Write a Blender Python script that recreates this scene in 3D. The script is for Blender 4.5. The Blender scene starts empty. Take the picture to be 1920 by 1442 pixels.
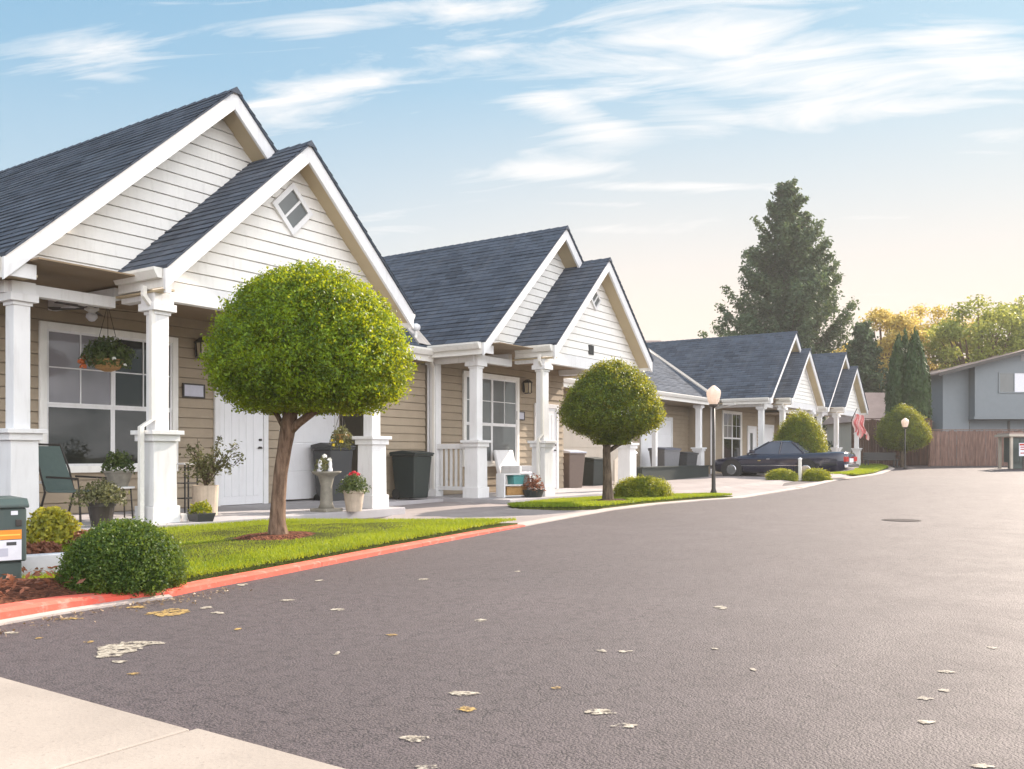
import bpy, math, random
import numpy as np
from mathutils import Vector, Matrix, noise as mnoise
R = math.radians
rng = random.Random(7)
sc = bpy.context.scene
COL = sc.collection

# ------------------------------------------------------------------ camera / pixel helpers
F, HZ, HC, AZ = 1672.0, 855.0, 1.0, R(34.2)
CA, SA = math.cos(AZ), math.sin(AZ)
def W(px, py, d):                       # point seen at photo pixel (px,py), d metres deep
    r = (px - 960) / F * d
    return Vector((CA*d + SA*r, SA*d - CA*r, HC + (HZ - py) / F * d))
def G(px, py, z=0.0):                   # point on the plane z
    return W(px, py, (HC - z) * F / (py - HZ))
def AY(px, py, Y):                      # point on the plane y = Y
    t = (px - 960) / F
    return W(px, py, Y / (SA - CA*t))
def gz(x):                              # the ground rises a little down the street
    def ss(a, b, v):
        v = min(1, max(0, (v-a)/(b-a))); return v*v*(3-2*v)
    return .17*ss(20, 33, x) + .33*ss(39, 56, x)

cam = bpy.data.cameras.new('camera'); co = bpy.data.objects.new('camera', cam); COL.objects.link(co)
co.location = (0, 0, HC); co.rotation_euler = (R(90), 0, AZ - R(90))
cam.sensor_width = 36; cam.lens = 36*F/1920; cam.shift_y = (HZ-721)/1920; cam.clip_end = 2000; cam.clip_start = .05
sc.camera = co

# ------------------------------------------------------------------ materials
class NT:
    def __init__(s, name):
        s.m = bpy.data.materials.new(name); s.m.use_nodes = True
        s.t = s.m.node_tree; s.n = s.t.nodes; s.l = s.t.links
        s.b = s.n['Principled BSDF']; s.out = s.n['Material Output']
        s._tc = None
    def new(s, typ, **kw):
        n = s.n.new('ShaderNode'+typ)
        for k, v in kw.items():
            if k in n.inputs: n.inputs[k].default_value = v
            else: setattr(n, k, v)
        return n
    def link(s, a, b): s.l.new(a, b)
    def co(s, kind='Object', scale=(1,1,1), rot=(0,0,0)):
        if s._tc is None: s._tc = s.new('TexCoord')
        mp = s.new('Mapping'); mp.inputs['Scale'].default_value = scale; mp.inputs['Rotation'].default_value = rot
        s.link(s._tc.outputs[kind], mp.inputs['Vector']); return mp.outputs[0]
    def world(s, scale=(1,1,1)):
        g = s.new('NewGeometry'); mp = s.new('Mapping'); mp.inputs['Scale'].default_value = scale
        s.link(g.outputs['Position'], mp.inputs['Vector']); return mp.outputs[0]
    def noise(s, vec, scale, detail=4, rough=.55):
        n = s.new('TexNoise', Scale=scale, Detail=detail, Roughness=rough); s.link(vec, n.inputs['Vector']); return n.outputs[0]
    def ramp(s, fac, stops):
        r = s.new('ValToRGB'); e = r.color_ramp.elements
        while len(e) < len(stops): e.new(.5)
        for i, (p, c) in enumerate(stops):
            e[i].position = p; e[i].color = (*c, 1) if len(c) == 3 else c
        s.link(fac, r.inputs[0]); return r.outputs[0]
    def mix(s, fac, a, b, typ='MIX'):
        n = s.new('MixRGB', blend_type=typ)
        for sock, v in ((n.inputs[0], fac), (n.inputs[1], a), (n.inputs[2], b)):
            if hasattr(v, 'is_linked'): s.link(v, sock)
            elif isinstance(v, (int, float)): sock.default_value = v
            else: sock.default_value = (*v, 1)
        return n.outputs[0]
    def math(s, op, a, b=0.0):
        n = s.new('Math', operation=op)
        for i, v in ((0, a), (1, b)):
            if hasattr(v, 'is_linked'): s.link(v, n.inputs[i])
            else: n.inputs[i].default_value = v
        return n.outputs[0]
    def bump(s, h, strength=.3, dist=.02):
        n = s.new('Bump', Strength=strength, Distance=dist); s.link(h, n.inputs['Height']); s.link(n.outputs[0], s.b.inputs['Normal'])
    def col(s, c):
        if hasattr(c, 'is_linked'): s.link(c, s.b.inputs['Base Color'])
        else: s.b.inputs['Base Color'].default_value = (*c, 1)
    def set(s, **kw):
        for k, v in kw.items(): s.b.inputs[k.replace('_', ' ')].default_value = v
g3 = lambda v: (v, v, v)

def paint(name, c, rough=.55, var=.10, dirt=.0, spec=.35, scale=3.0):
    m = NT(name); w = m.world()
    n1 = m.noise(w, scale, 5); n2 = m.noise(m.world((9, 9, 1.3)), 1.6, 4)
    base = m.mix(m.ramp(n1, [(.3, g3(0)), (.75, g3(1))]), tuple(x*(1-var) for x in c), tuple(min(1, x*(1+var*.4)) for x in c))
    if dirt: base = m.mix(m.ramp(n2, [(.52, g3(0)), (.78, g3(dirt))]), base, (.23, .20, .16))
    m.col(base); m.set(Roughness=rough, Specular_IOR_Level=spec); m.bump(m.noise(w, 60, 3), .08, .01)
    return m.m
def plain(name, c, rough=.5, metal=0, spec=.5):
    m = NT(name); n = m.noise(m.world(), 14, 4)
    m.col(m.mix(n, tuple(x*.85 for x in c), tuple(min(1, x*1.12) for x in c))); m.set(Roughness=rough, Metallic=metal, Specular_IOR_Level=spec); return m.m
M = {}
M['white'] = paint('white_trim_paint', (.755, .75, .755), .5, .05, .18)
M['cream'] = paint('cream_siding_paint', (.84, .825, .79), .55, .07, .15)
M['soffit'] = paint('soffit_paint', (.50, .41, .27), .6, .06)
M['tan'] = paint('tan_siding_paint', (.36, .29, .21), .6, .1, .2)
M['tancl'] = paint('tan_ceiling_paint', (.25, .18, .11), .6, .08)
M['beige'] = paint('beige_door_paint', (.55, .48, .40), .5, .06, .1)
M['doorw'] = paint('white_door_paint', (.80, .80, .82), .4, .04, .1)
M['gutter'] = paint('gutter_enamel', (.78, .76, .72), .4, .05, .15)
M['flash'] = paint('valley_flashing', (.66, .58, .51), .5, .08, .2)
M['black'] = plain('black_metal', (.012, .012, .013), .45)
M['iron'] = plain('dark_bronze_metal', (.03, .024, .02), .45)
M['plaque'] = plain('plaque_grey', (.22, .21, .22), .4)
M['shade'] = plain('amber_lamp_glass', (.5, .42, .3), .25)
M['darkgrey'] = plain('dark_grey_plastic', (.05, .052, .055), .5)
M['greenbin'] = plain('dark_green_plastic', (.022, .03, .028), .45)
M['brownbin'] = plain('brown_plastic', (.16, .12, .10), .5)
M['greybin'] = plain('grey_plastic', (.17, .17, .18), .5)
M['lid'] = plain('pale_lid_plastic', (.5, .52, .6), .4)
M['bluelid'] = plain('slate_lid_plastic', (.12, .13, .17), .4)
M['teal'] = plain('teal_plastic', (.08, .28, .28), .4)
M['terracotta'] = paint('terracotta', (.34, .20, .12), .8, .2, .3)
M['stonepot'] = paint('stone_pot', (.52, .43, .34), .85, .2, .4, scale=8)
M['stone'] = paint('weathered_stone', (.27, .25, .21), .9, .3, .5, scale=10)
M['wicker'] = paint('wicker', (.42, .24, .09), .7, .35, scale=40)
M['greencab'] = paint('transformer_enamel', (.06, .085, .08), .4, .08, .1)
M['orange'] = plain('orange_label', (.85, .28, .02), .45)
M['yellow'] = plain('yellow_label', (.85, .6, .1), .45)
M['labelw'] = plain('white_label', (.75, .75, .8), .45)
M['labelg'] = plain('grey_label_print', (.5, .5, .58), .45)
M['sling'] = plain('green_sling_fabric', (.10, .14, .13), .8)
M['chrome'] = plain('chrome', (.7, .7, .72), .12, 1)
M['rubber'] = plain('tyre_rubber', (.02, .02, .02), .8)
M['redlens'] = plain('red_lens', (.45, .02, .015), .15)
M['gold'] = plain('gold_badge', (.75, .6, .2), .3, 1)
M['greywall'] = paint('blue_grey_siding', (.195, .22, .24), .6, .05)
M['pinkroof'] = paint('weathered_brown_roof', (.36, .27, .24), .85, .15, scale=2)
M['fence'] = None
M['flower_red'] = plain('red_petals', (.65, .03, .05), .6)
M['flower_yel'] = plain('yellow_petals', (.8, .6, .04), .6)
M['flower_wht'] = plain('white_petals', (.8, .8, .75), .6)
M['flower_org'] = plain('orange_petals', (.6, .16, .05), .6)

def carpaint():
    m = NT('navy_car_paint'); m.col((.012, .014, .035)); m.set(Roughness=.18, Coat_Weight=.8, Coat_Roughness=.04); return m.m
M['car'] = carpaint()
def glass(name, c, rough=.03):
    m = NT(name); n = m.noise(m.world((1.2, 1.2, .6)), 1.5, 3)
    m.col(m.mix(n, tuple(x*.7 for x in c), tuple(x*1.3 for x in c))); m.set(Roughness=rough, Specular_IOR_Level=.45)
    m.bump(m.noise(m.world(), 2.2, 1), .05, .02); return m.m
M['gdark'] = glass('dark_window_glass', (.022, .024, .022))
M['gblind'] = glass('window_glass_over_blind', (.23, .22, .24))
M['ggrey'] = glass('window_glass_over_grey_curtain', (.13, .14, .14))
M['carglass'] = glass('car_glass', (.10, .11, .14))

def shingle(name, c):
    m = NT(name); tc = m.new('TexCoord'); uv = tc.outputs['UV']
    mp = m.new('Mapping'); m.link(uv, mp.inputs[0])
    br = m.new('TexBrick', Scale=1.0, offset=.37, squash=1.0); br.inputs['Brick Width'].default_value = .31; br.inputs['Row Height'].default_value = .15
    br.inputs['Mortar Size'].default_value = .006; br.inputs['Mortar Smooth'].default_value = .3; br.inputs['Bias'].default_value = 0
    br.inputs['Color1'].default_value = (*[x*.72 for x in c], 1); br.inputs['Color2'].default_value = (*[x*1.3 for x in c], 1); br.inputs['Mortar'].default_value = (*[x*.35 for x in c], 1)
    wob = m.noise(uv, 3.0, 3); add = m.new('VectorMath', operation='MULTIPLY_ADD'); add.inputs[1].default_value = (.05, .02, 0)
    cmb = m.new('CombineXYZ'); m.link(wob, cmb.inputs[0]); m.link(wob, cmb.inputs[1]); m.link(cmb.outputs[0], add.inputs[0]); m.link(mp.outputs[0], add.inputs[2]); m.link(add.outputs[0], br.inputs['Vector'])
    big = m.noise(uv, .55, 5); fine = m.noise(uv, 160, 2)
    base = m.mix(m.ramp(big, [(.35, g3(0)), (.7, g3(.45))]), br.outputs['Color'], tuple(x*1.5 for x in c))
    base = m.mix(.35, base, m.mix(fine, g3(.2), g3(1.5)), 'MULTIPLY')
    st = m.noise(m.co('UV', (2.2, .25, 1)), 2.0, 4)
    base = m.mix(m.ramp(st, [(.5, g3(0)), (.75, g3(.3))]), base, (.16, .16, .17))
    m.col(base); m.set(Roughness=.92, Specular_IOR_Level=.12)
    m.bump(m.math('ADD', m.math('MULTIPLY', fine, .4), m.math('MULTIPLY', br.outputs['Fac'], -1.0)), .5, .006)
    return m.m
M['shingle'] = shingle('slate_blue_shingles', (.076, .090, .116))

def asphalt():
    m = NT('asphalt'); w = m.world()
    big = m.noise(w, .22, 5, .6); mid = m.noise(w, 2.2, 5); fine = m.noise(w, 170, 3, .7)
    vo = m.new('TexVoronoi', Scale=120.0); m.link(w, vo.inputs['Vector'])
    base = m.mix(m.ramp(big, [(.3, g3(0)), (.7, g3(1))]), (.118, .094, .100), (.165, .131, .137))
    base = m.mix(m.ramp(mid, [(.35, g3(0)), (.7, g3(.5))]), base, (.100, .080, .085))
    base = m.mix(m.ramp(fine, [(.38, g3(0)), (.62, g3(.8))]), m.mix(.75, base, g3(.35), 'MULTIPLY'), base)
    spk = m.ramp(vo.outputs['Distance'], [(.08, g3(1)), (.22, g3(0))])
    base = m.mix(m.mix(.75, spk, m.ramp(mid, [(.40, g3(0)), (.58, g3(1))]), 'MULTIPLY'), base, (.33, .26, .21))
    vp = m.new('TexVoronoi', Scale=88.0); m.link(w, vp.inputs['Vector'])
    pg = m.ramp(m.noise(m.world((1, 1, 1)), 14, 5, .7), [(.44, g3(.15)), (.60, g3(1))])
    base = m.mix(m.math('MULTIPLY', m.ramp(vp.outputs['Distance'], [(.38, g3(0)), (.60, g3(.9))]), pg), base, (.032, .026, .028))
    ptch = m.noise(w, .55, 6, .65); base = m.mix(m.ramp(ptch, [(.40, g3(0)), (.47, g3(.22)), (.60, g3(.30)), (.66, g3(0))]), base, (.085, .070, .072))
    # crazing: short cracks where the surface is worn, a few long ones
    vc = m.new('TexVoronoi', feature='DISTANCE_TO_EDGE', Scale=2.6)
    wv = m.new('VectorMath', operation='MULTIPLY_ADD'); wv.inputs[1].default_value = (.25,)*3
    nz = m.new('TexNoise', Scale=5.0, Detail=3.0); m.link(w, nz.inputs['Vector']); m.link(nz.outputs['Color'], wv.inputs[0]); m.link(w, wv.inputs[2]); m.link(wv.outputs[0], vc.inputs['Vector'])
    ck = m.math('MULTIPLY', m.ramp(vc.outputs[0], [(.0, g3(1)), (.011, g3(0))]), m.ramp(m.noise(w, .35, 3), [(.50, g3(0)), (.60, g3(.7))]))
    base = m.mix(ck, base, (.018, .016, .016))
    m.col(base); m.link(m.ramp(mid, [(.3, g3(.70)), (.7, g3(.77))]), m.b.inputs['Roughness']); m.set(Specular_IOR_Level=.42)
    h = m.math('SUBTRACT', m.math('ADD', m.math('MULTIPLY', fine, .6), m.math('MULTIPLY', vo.outputs['Distance'], -.9)), m.math('MULTIPLY', ck, 1.5))
    h = m.math('SUBTRACT', h, m.math('MULTIPLY', m.ramp(vp.outputs['Distance'], [(.40, g3(0)), (.65, g3(1))]), .9))
    m.bump(h, .42, .005); return m.m
M['asphalt'] = asphalt()
def concrete(name, c, scale=1.0):
    m = NT(name); w = m.world()
    n1 = m.noise(w, 1.1*scale, 6, .6); n2 = m.noise(w, 55, 3); n3 = m.noise(w, 7, 5, .7)
    base = m.mix(m.ramp(n1, [(.3, g3(0)), (.7, g3(1))]), tuple(x*.82 for x in c), tuple(min(1, x*1.1) for x in c))
    base = m.mix(m.ramp(n3, [(.55, g3(0)), (.8, g3(.35))]), base, tuple(x*.6 for x in c))
    base = m.mix(m.ramp(n2, [(.62, g3(0)), (.75, g3(.5))]), base, tuple(x*.5 for x in c))
    m.col(base); m.set(Roughness=.85, Specular_IOR_Level=.25); m.bump(m.math('ADD', n2, n3), .25, .008); return m.m
M['walk'] = concrete('warm_concrete', (.37, .32, .28))
M['drive'] = concrete('driveway_concrete', (.31, .27, .262))
M['porch'] = concrete('porch_concrete', (.42, .40, .41))
M['kerbw'] = concrete('kerb_concrete', (.45, .39, .36))
def kerbred():
    m = NT('red_kerb_paint'); w = m.world(); n = m.noise(w, 9, 6, .7); n2 = m.noise(w, 1.3, 4)
    base = m.mix(m.ramp(n2, [(.3, g3(0)), (.7, g3(1))]), (.62, .09, .055), (.72, .13, .085))
    base = m.mix(m.ramp(n, [(.54, g3(0)), (.66, g3(.75))]), base, (.40, .26, .21))
    sx = m.new('SeparateXYZ'); m.link(w, sx.inputs[0]); jt = m.math('LESS_THAN', m.math('FRACT', m.math('DIVIDE', sx.outputs[0], 1.9)), .006)
    base = m.mix(jt, base, (.10, .04, .03))
    m.col(base); m.set(Roughness=.75); m.bump(n, .4, .015); return m.m
M['kerbr'] = kerbred()
def patchm(name, a, b):
    m = NT(name); w = m.world(); n = m.noise(w, 30, 5, .7)
    m.col(m.mix(m.ramp(n, [(.35, g3(0)), (.6, g3(1))]), a, b)); m.set(Roughness=.8); m.bump(n, .4, .006)
    m.link(m.ramp(m.noise(w, 16, 6, .75), [(.40, g3(0)), (.50, g3(.9))]), m.b.inputs['Alpha']); return m.m
M['patch_pale'] = patchm('flaked_pale_paint', (.16, .13, .10), (.50, .45, .37))
M['patch_yel'] = patchm('flaked_yellow_paint', (.18, .11, .05), (.48, .32, .10))
def soil(name, a, b, sc_=28):
    m = NT(name); w = m.world((1, 1, .5)); n = m.noise(w, sc_, 5, .7); vo = m.new('TexVoronoi', Scale=sc_*1.3); m.link(w, vo.inputs['Vector'])
    m.col(m.mix(m.ramp(vo.outputs['Color'], [(.2, g3(0)), (.8, g3(1))]), a, b)); m.set(Roughness=.95, Specular_IOR_Level=.1)
    m.bump(m.math('ADD', n, vo.outputs['Distance']), 1, .03); return m.m
M['mulch'] = soil('red_bark_mulch', (.075, .03, .02), (.22, .085, .05))
M['soil'] = soil('dark_soil', (.05, .03, .022), (.13, .085, .06))
M['turf'] = soil('lawn_soil', (.05, .06, .014), (.10, .11, .025), 40)
M['earth'] = soil('field_ground', (.08, .085, .035), (.13, .12, .06), 2)
def bark(name, a, b, sc_=(14, 14, 3)):
    m = NT(name); w = m.world(sc_); n = m.noise(w, 1.5, 6, .65)
    m.col(m.mix(m.ramp(n, [(.35, g3(0)), (.65, g3(1))]), a, b)); m.set(Roughness=.9, Specular_IOR_Level=.15); m.bump(n, .8, .03); return m.m
M['bark'] = bark('brown_bark', (.09, .055, .038), (.26, .17, .12))
M['bark2'] = bark('dark_bark', (.05, .04, .03), (.16, .12, .085))
def wood(name, a, b):
    m = NT(name); n = m.noise(m.world((5, 5, .6)), 3.0, 5); oi = m.noise(m.world((3.1, 3.1, 0.01)), 2.0, 1)
    m.col(m.mix(m.ramp(n, [(.3, g3(0)), (.7, g3(1))]), a, m.mix(m.ramp(oi, [(.4, g3(0)), (.6, g3(1))]), b, tuple(x*1.35 for x in b)))); m.set(Roughness=.85, Specular_IOR_Level=.2); m.bump(n, .4, .01); return m.m
M['fence'] = wood('weathered_red_cedar', (.115, .068, .054), (.215, .135, .11))
M['fenced'] = wood('dark_cedar', (.05, .03, .024), (.12, .065, .045))

def leafmat(name, c1, c2, tr, tmix=.38, rough=.5):
    m = NT(name); at = m.new('Attribute', attribute_name='var')
    base = m.mix(at.outputs['Fac'], c1, c2); m.col(base); m.set(Roughness=rough, Specular_IOR_Level=.35)
    t = m.new('BsdfTranslucent'); m.link(m.mix(at.outputs['Fac'], tuple(x*.6 for x in tr), tr), t.inputs[0])
    mx = m.new('MixShader'); mx.inputs[0].default_value = tmix; m.link(m.b.outputs[0], mx.inputs[1]); m.link(t.outputs[0], mx.inputs[2]); m.link(mx.outputs[0], m.out.inputs[0])
    return m.m
M['leaf_topiary'] = leafmat('topiary_leaves', (.013, .054, .004), (.19, .30, .010), (.90, .92, .02), .33)
M['leaf_topiary_cool'] = leafmat('topiary_leaves_cool', (.012, .046, .010), (.14, .20, .018), (.82, .74, .03), .31)
M['leaf_bush'] = leafmat('bush_leaves', (.025, .068, .010), (.11, .17, .022), (.25, .33, .03), .35)
M['leaf_hedge'] = leafmat('hedge_leaves', (.06, .12, .010), (.30, .32, .02), (.7, .65, .03), .36)
M['leaf_yellow'] = leafmat('lime_leaves', (.16, .18, .02), (.45, .40, .03), (.6, .5, .03), .35)
M['leaf_pot'] = leafmat('pot_plant_leaves', (.03, .065, .018), (.12, .15, .04), (.2, .25, .05), .3)
M['leaf_olive'] = leafmat('olive_leaves', (.07, .075, .03), (.20, .20, .09), (.3, .3, .1), .3)
M['leaf_conifer'] = leafmat('conifer_needles', (.042, .078, .042), (.11, .15, .07), (.18, .24, .08), .3, .6)
M['leaf_cypress'] = leafmat('cypress_sprays', (.034, .068, .018), (.062, .105, .028), (.07, .12, .03), .2, .6)
M['leaf_gold'] = leafmat('golden_leaves', (.42, .32, .08), (.70, .55, .15), (.9, .70, .2), .5)
M['leaf_green'] = leafmat('broad_green_leaves', (.11, .15, .03), (.34, .36, .08), (.6, .6, .12), .45)
M['grass'] = leafmat('grass_blades', (.085, .18, .008), (.29, .36, .018), (.55, .60, .03), .42)
M['leaf_litter'] = leafmat('dry_litter', (.16, .10, .06), (.42, .32, .22), (.3, .2, .1), .2)
M['leaf_rust'] = leafmat('rust_leaves', (.18, .07, .04), (.33, .14, .08), (.4, .15, .08), .3)

# ------------------------------------------------------------------ mesh builder and object helpers
class MB:
    def __init__(s, off=(0, 0, 0)): s.v, s.f, s.uv, s.off = [], [], {}, Vector(off)
    def add(s, vs, fs):
        o = len(s.v); s.v += [tuple(Vector(p)-s.off) for p in vs]; s.f += [tuple(i+o for i in f) for f in fs]; return s
    def quad(s, a, b, c, d, uv=None):
        if uv: s.uv[len(s.f)] = uv
        return s.add((a, b, c, d), ((0, 1, 2, 3),))
    def box(s, x0, x1, y0, y1, z0, z1):
        return s.add([(x, y, z) for z in (z0, z1) for x, y in ((x0, y0), (x1, y0), (x1, y1), (x0, y1))],
                     [(3, 2, 1, 0), (4, 5, 6, 7), (0, 1, 5, 4), (1, 2, 6, 5), (2, 3, 7, 6), (3, 0, 4, 7)])
    def cbox(s, c, sx, sy, z0, z1): return s.box(c[0]-sx/2, c[0]+sx/2, c[1]-sy/2, c[1]+sy/2, z0, z1)
    def frust(s, c, s0, s1, z0, z1):
        return s.add([(c[0]+a*q/2, c[1]+b*q/2, z) for z, q in ((z0, s0), (z1, s1)) for a, b in ((-1, -1), (1, -1), (1, 1), (-1, 1))],
                     [(3, 2, 1, 0), (4, 5, 6, 7), (0, 1, 5, 4), (1, 2, 6, 5), (2, 3, 7, 6), (3, 0, 4, 7)])
    def prism(s, poly, fn0, fn1):       # polygon of 2d points swept from fn0(p) to fn1(p)
        n = len(poly)
        return s.add([fn0(p) for p in poly]+[fn1(p) for p in poly],
                     [tuple(range(n))[::-1], tuple(range(n, 2*n))]+[(i, (i+1) % n, n+(i+1) % n, n+i) for i in range(n)])
    def lathe(s, prof, c=(0, 0, 0), n=20, sq=1.0, caps=True):
        vs, fs = [], []
        for r, z in prof:
            for k in range(n):
                a = 2*math.pi*k/n; vs.append((c[0]+r*math.cos(a), c[1]+r*sq*math.sin(a), c[2]+z))
        for j in range(len(prof)-1):
            for k in range(n):
                k2 = (k+1) % n; fs.append((j*n+k, j*n+k2, (j+1)*n+k2, (j+1)*n+k))
        if caps: fs += [tuple(range(n))[::-1], tuple(range((len(prof)-1)*n, len(prof)*n))]
        return s.add(vs, fs)
    def tube(s, pts, rad, n=8, flat=1.0):
        pts = [Vector(p) for p in pts]; m = len(pts)
        rad = rad if isinstance(rad, (list, tuple)) else [rad]*m
        vs, fs = [], []
        for i, p in enumerate(pts):
            d = (pts[min(i+1, m-1)]-pts[max(i-1, 0)]).normalized()
            up = Vector((0, 0, 1)) if abs(d.z) < .95 else Vector((1, 0, 0))
            a = d.cross(up).normalized(); b = a.cross(d)
            for k in range(n):
                t = 2*math.pi*(k+.5)/n; vs.append(p+a*math.cos(t)*rad[i]+b*math.sin(t)*rad[i]*flat)
        for i in range(m-1):
            for k in range(n):
                k2 = (k+1) % n; fs.append((i*n+k, i*n+k2, (i+1)*n+k2, (i+1)*n+k))
        fs += [tuple(range(n))[::-1], tuple(range((m-1)*n, m*n))]
        return s.add(vs, fs)
    def build(s, name, mat, parent=None, smooth=False, bevel=0, label=None):
        me = bpy.data.meshes.new(name); me.from_pydata(s.v, [], s.f)
        if s.uv:
            ul = me.uv_layers.new(name='UVMap')
            for fi, uvs in s.uv.items():
                for li, u in zip(me.polygons[fi].loop_indices, uvs): ul.data[li].uv = u
        if isinstance(mat, str): mat = M[mat]
        me.materials.append(mat)
        if smooth: me.polygons.foreach_set('use_smooth', [True]*len(me.polygons))
        me.update()
        o = bpy.data.objects.new(name, me); COL.objects.link(o)
        if parent is not None: o.parent = parent
        if bevel:
            b = o.modifiers.new('bevel', 'BEVEL'); b.width = bevel; b.segments = 2; b.limit_method = 'ANGLE'; b.angle_limit = R(40)
        if label: o['label'] = label
        return o
def tag(o, label, cat, group=None):
    o['label'] = label; o['category'] = cat
    if group: o['group'] = group
    return o
def thing(name, label, cat, loc=(0, 0, 0), rz=0, group=None):
    o = bpy.data.objects.new(name, None); COL.objects.link(o); o.location = loc; o.rotation_euler = (0, 0, rz)
    o.empty_display_size = .1
    return tag(o, label, cat, group)
def struct(o): o['kind'] = 'structure'; return o
def stuff(o): o['kind'] = 'stuff'; return o
def dup(root, loc, rz, label):
    r = root.copy(); COL.objects.link(r); r.location = loc; r.rotation_euler = (0, 0, rz); r['label'] = label
    for ch in list(root.children):
        c = ch.copy(); COL.objects.link(c); c.parent = r
        for g in list(ch.children):
            d = g.copy(); COL.objects.link(d); d.parent = c
    return r

nrng = np.random.default_rng(11)
def leaves(name, mat, P, N, size, aspect=.55, spread=.9, parent=None, var=None, tri=False, up=None):
    """many leaf-sized faces: P centres, N facing directions (spread loosens them)."""
    P = np.asarray(P, float); N = np.asarray(N, float); n = len(P)
    D = N + nrng.normal(0, spread, (n, 3)); D /= np.linalg.norm(D, axis=1, keepdims=True)+1e-9
    ref = nrng.normal(0, 1, (n, 3)) if up is None else np.asarray(up, float)+nrng.normal(0, .35, (n, 3))
    A = np.cross(D, ref); A /= np.linalg.norm(A, axis=1, keepdims=True)+1e-9
    B = np.cross(A, D)
    S = (size*nrng.uniform(.65, 1.35, n))[:, None]
    a = A*S*aspect/2; b = B*S/2
    if tri:
        V = np.stack([P-a-b, P+a-b, P+b], 1); k = 3
    else:
        V = np.stack([P-b, P+a-b*.1, P+b, P-a-b*.1], 1); k = 4
    me = bpy.data.meshes.new(name)
    me.vertices.add(n*k); me.loops.add(n*k); me.polygons.add(n)
    me.vertices.foreach_set('co', V.reshape(-1)); me.loops.foreach_set('vertex_index', np.arange(n*k, dtype=np.int32))
    me.polygons.foreach_set('loop_start', np.arange(0, n*k, k, dtype=np.int32))
    me.update(calc_edges=True); me.validate()
    at = me.attributes.new('var', 'FLOAT', 'POINT')
    vv = nrng.beta(1.6, 2.2, n) if var is None else np.clip(var, 0, 1)
    at.data.foreach_set('value', np.repeat(vv, k).astype(np.float32))
    me.materials.append(M[mat] if isinstance(mat, str) else mat)
    o = bpy.data.objects.new(name, me); COL.objects.link(o)
    if parent is not None: o.parent = parent
    return o

# ------------------------------------------------------------------ sky and sun
SUN_AZ, SUN_EL = R(-9), R(31)
w = bpy.data.worlds.new('World'); sc.world = w; w.use_nodes = True
t = w.node_tree; n = t.nodes; l = t.links; n.clear()
def nn(typ, **kw):
    o = n.new('ShaderNode'+typ)
    for k, v in kw.items():
        if k in o.inputs: o.inputs[k].default_value = v
        else: setattr(o, k, v)
    return o
def mth(op, a, b=0.0):
    o = nn('Math', operation=op)
    for i, v in ((0, a), (1, b)):
        if hasattr(v, 'is_linked'): l.new(v, o.inputs[i])
        else: o.inputs[i].default_value = v
    return o.outputs[0]
def wramp(fac, stops):
    r = nn('ValToRGB'); e = r.color_ramp.elements
    while len(e) < len(stops): e.new(.5)
    for i, (p, c) in enumerate(stops): e[i].position = p; e[i].color = (*c, 1)
    l.new(fac, r.inputs[0]); return r.outputs[0]
def wmix(fac, a, b, typ='MIX'):
    o = nn('MixRGB', blend_type=typ)
    for sock, v in ((o.inputs[0], fac), (o.inputs[1], a), (o.inputs[2], b)):
        if hasattr(v, 'is_linked'): l.new(v, sock)
        elif isinstance(v, (int, float)): sock.default_value = v
        else: sock.default_value = (*v, 1)
    return o.outputs[0]
sky = nn('TexSky', sky_type='NISHITA', sun_disc=False, sun_elevation=SUN_EL, sun_rotation=R(90)-SUN_AZ, air_density=1.0, dust_density=.6, ozone_density=1.6)
tc = nn('TexCoord'); D = tc.outputs['Generated']
def dot(v):
    o = nn('VectorMath', operation='DOT_PRODUCT'); l.new(D, o.inputs[0]); o.inputs[1].default_value = v; return o.outputs['Value']
z = dot((0, 0, 1)); zz = mth('ADD', mth('MAXIMUM', z, 0.0), .10)
cr = mth('DIVIDE', dot((SA, -CA, 0)), zz); cf = mth('DIVIDE', dot((CA, SA, 0)), zz)
cv = nn('CombineXYZ'); l.new(mth('MULTIPLY', mth('ADD', cr, mth('MULTIPLY', cf, -.25)), .55), cv.inputs[0]); l.new(mth('MULTIPLY', cf, 1.55), cv.inputs[1])
def wnoise(sc_, det, rough=.6, dist=0, off=(0, 0, 0)):
    mp = nn('Mapping'); mp.inputs['Location'].default_value = off; l.new(cv.outputs[0], mp.inputs[0])
    o = nn('TexNoise', Scale=sc_, Detail=det, Roughness=rough, Distortion=dist); l.new(mp.outputs[0], o.inputs['Vector']); return o.outputs[0]
c1 = wnoise(1.15, 8, .58, .35, (3.1, 1.7, 0)); c2 = wnoise(.38, 3, .5, 0, (9.3, 4.4, 2))
dens = mth('ADD', c1, mth('MULTIPLY', mth('SUBTRACT', c2, .5), .9))
back = mth('MAXIMUM', mth('MULTIPLY', dot((-.35, -1, 0)), 1.0), 0.0)          # unseen cloud deck added behind the camera to light the facades
dens = mth('ADD', dens, mth('MULTIPLY', back, .35))
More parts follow.
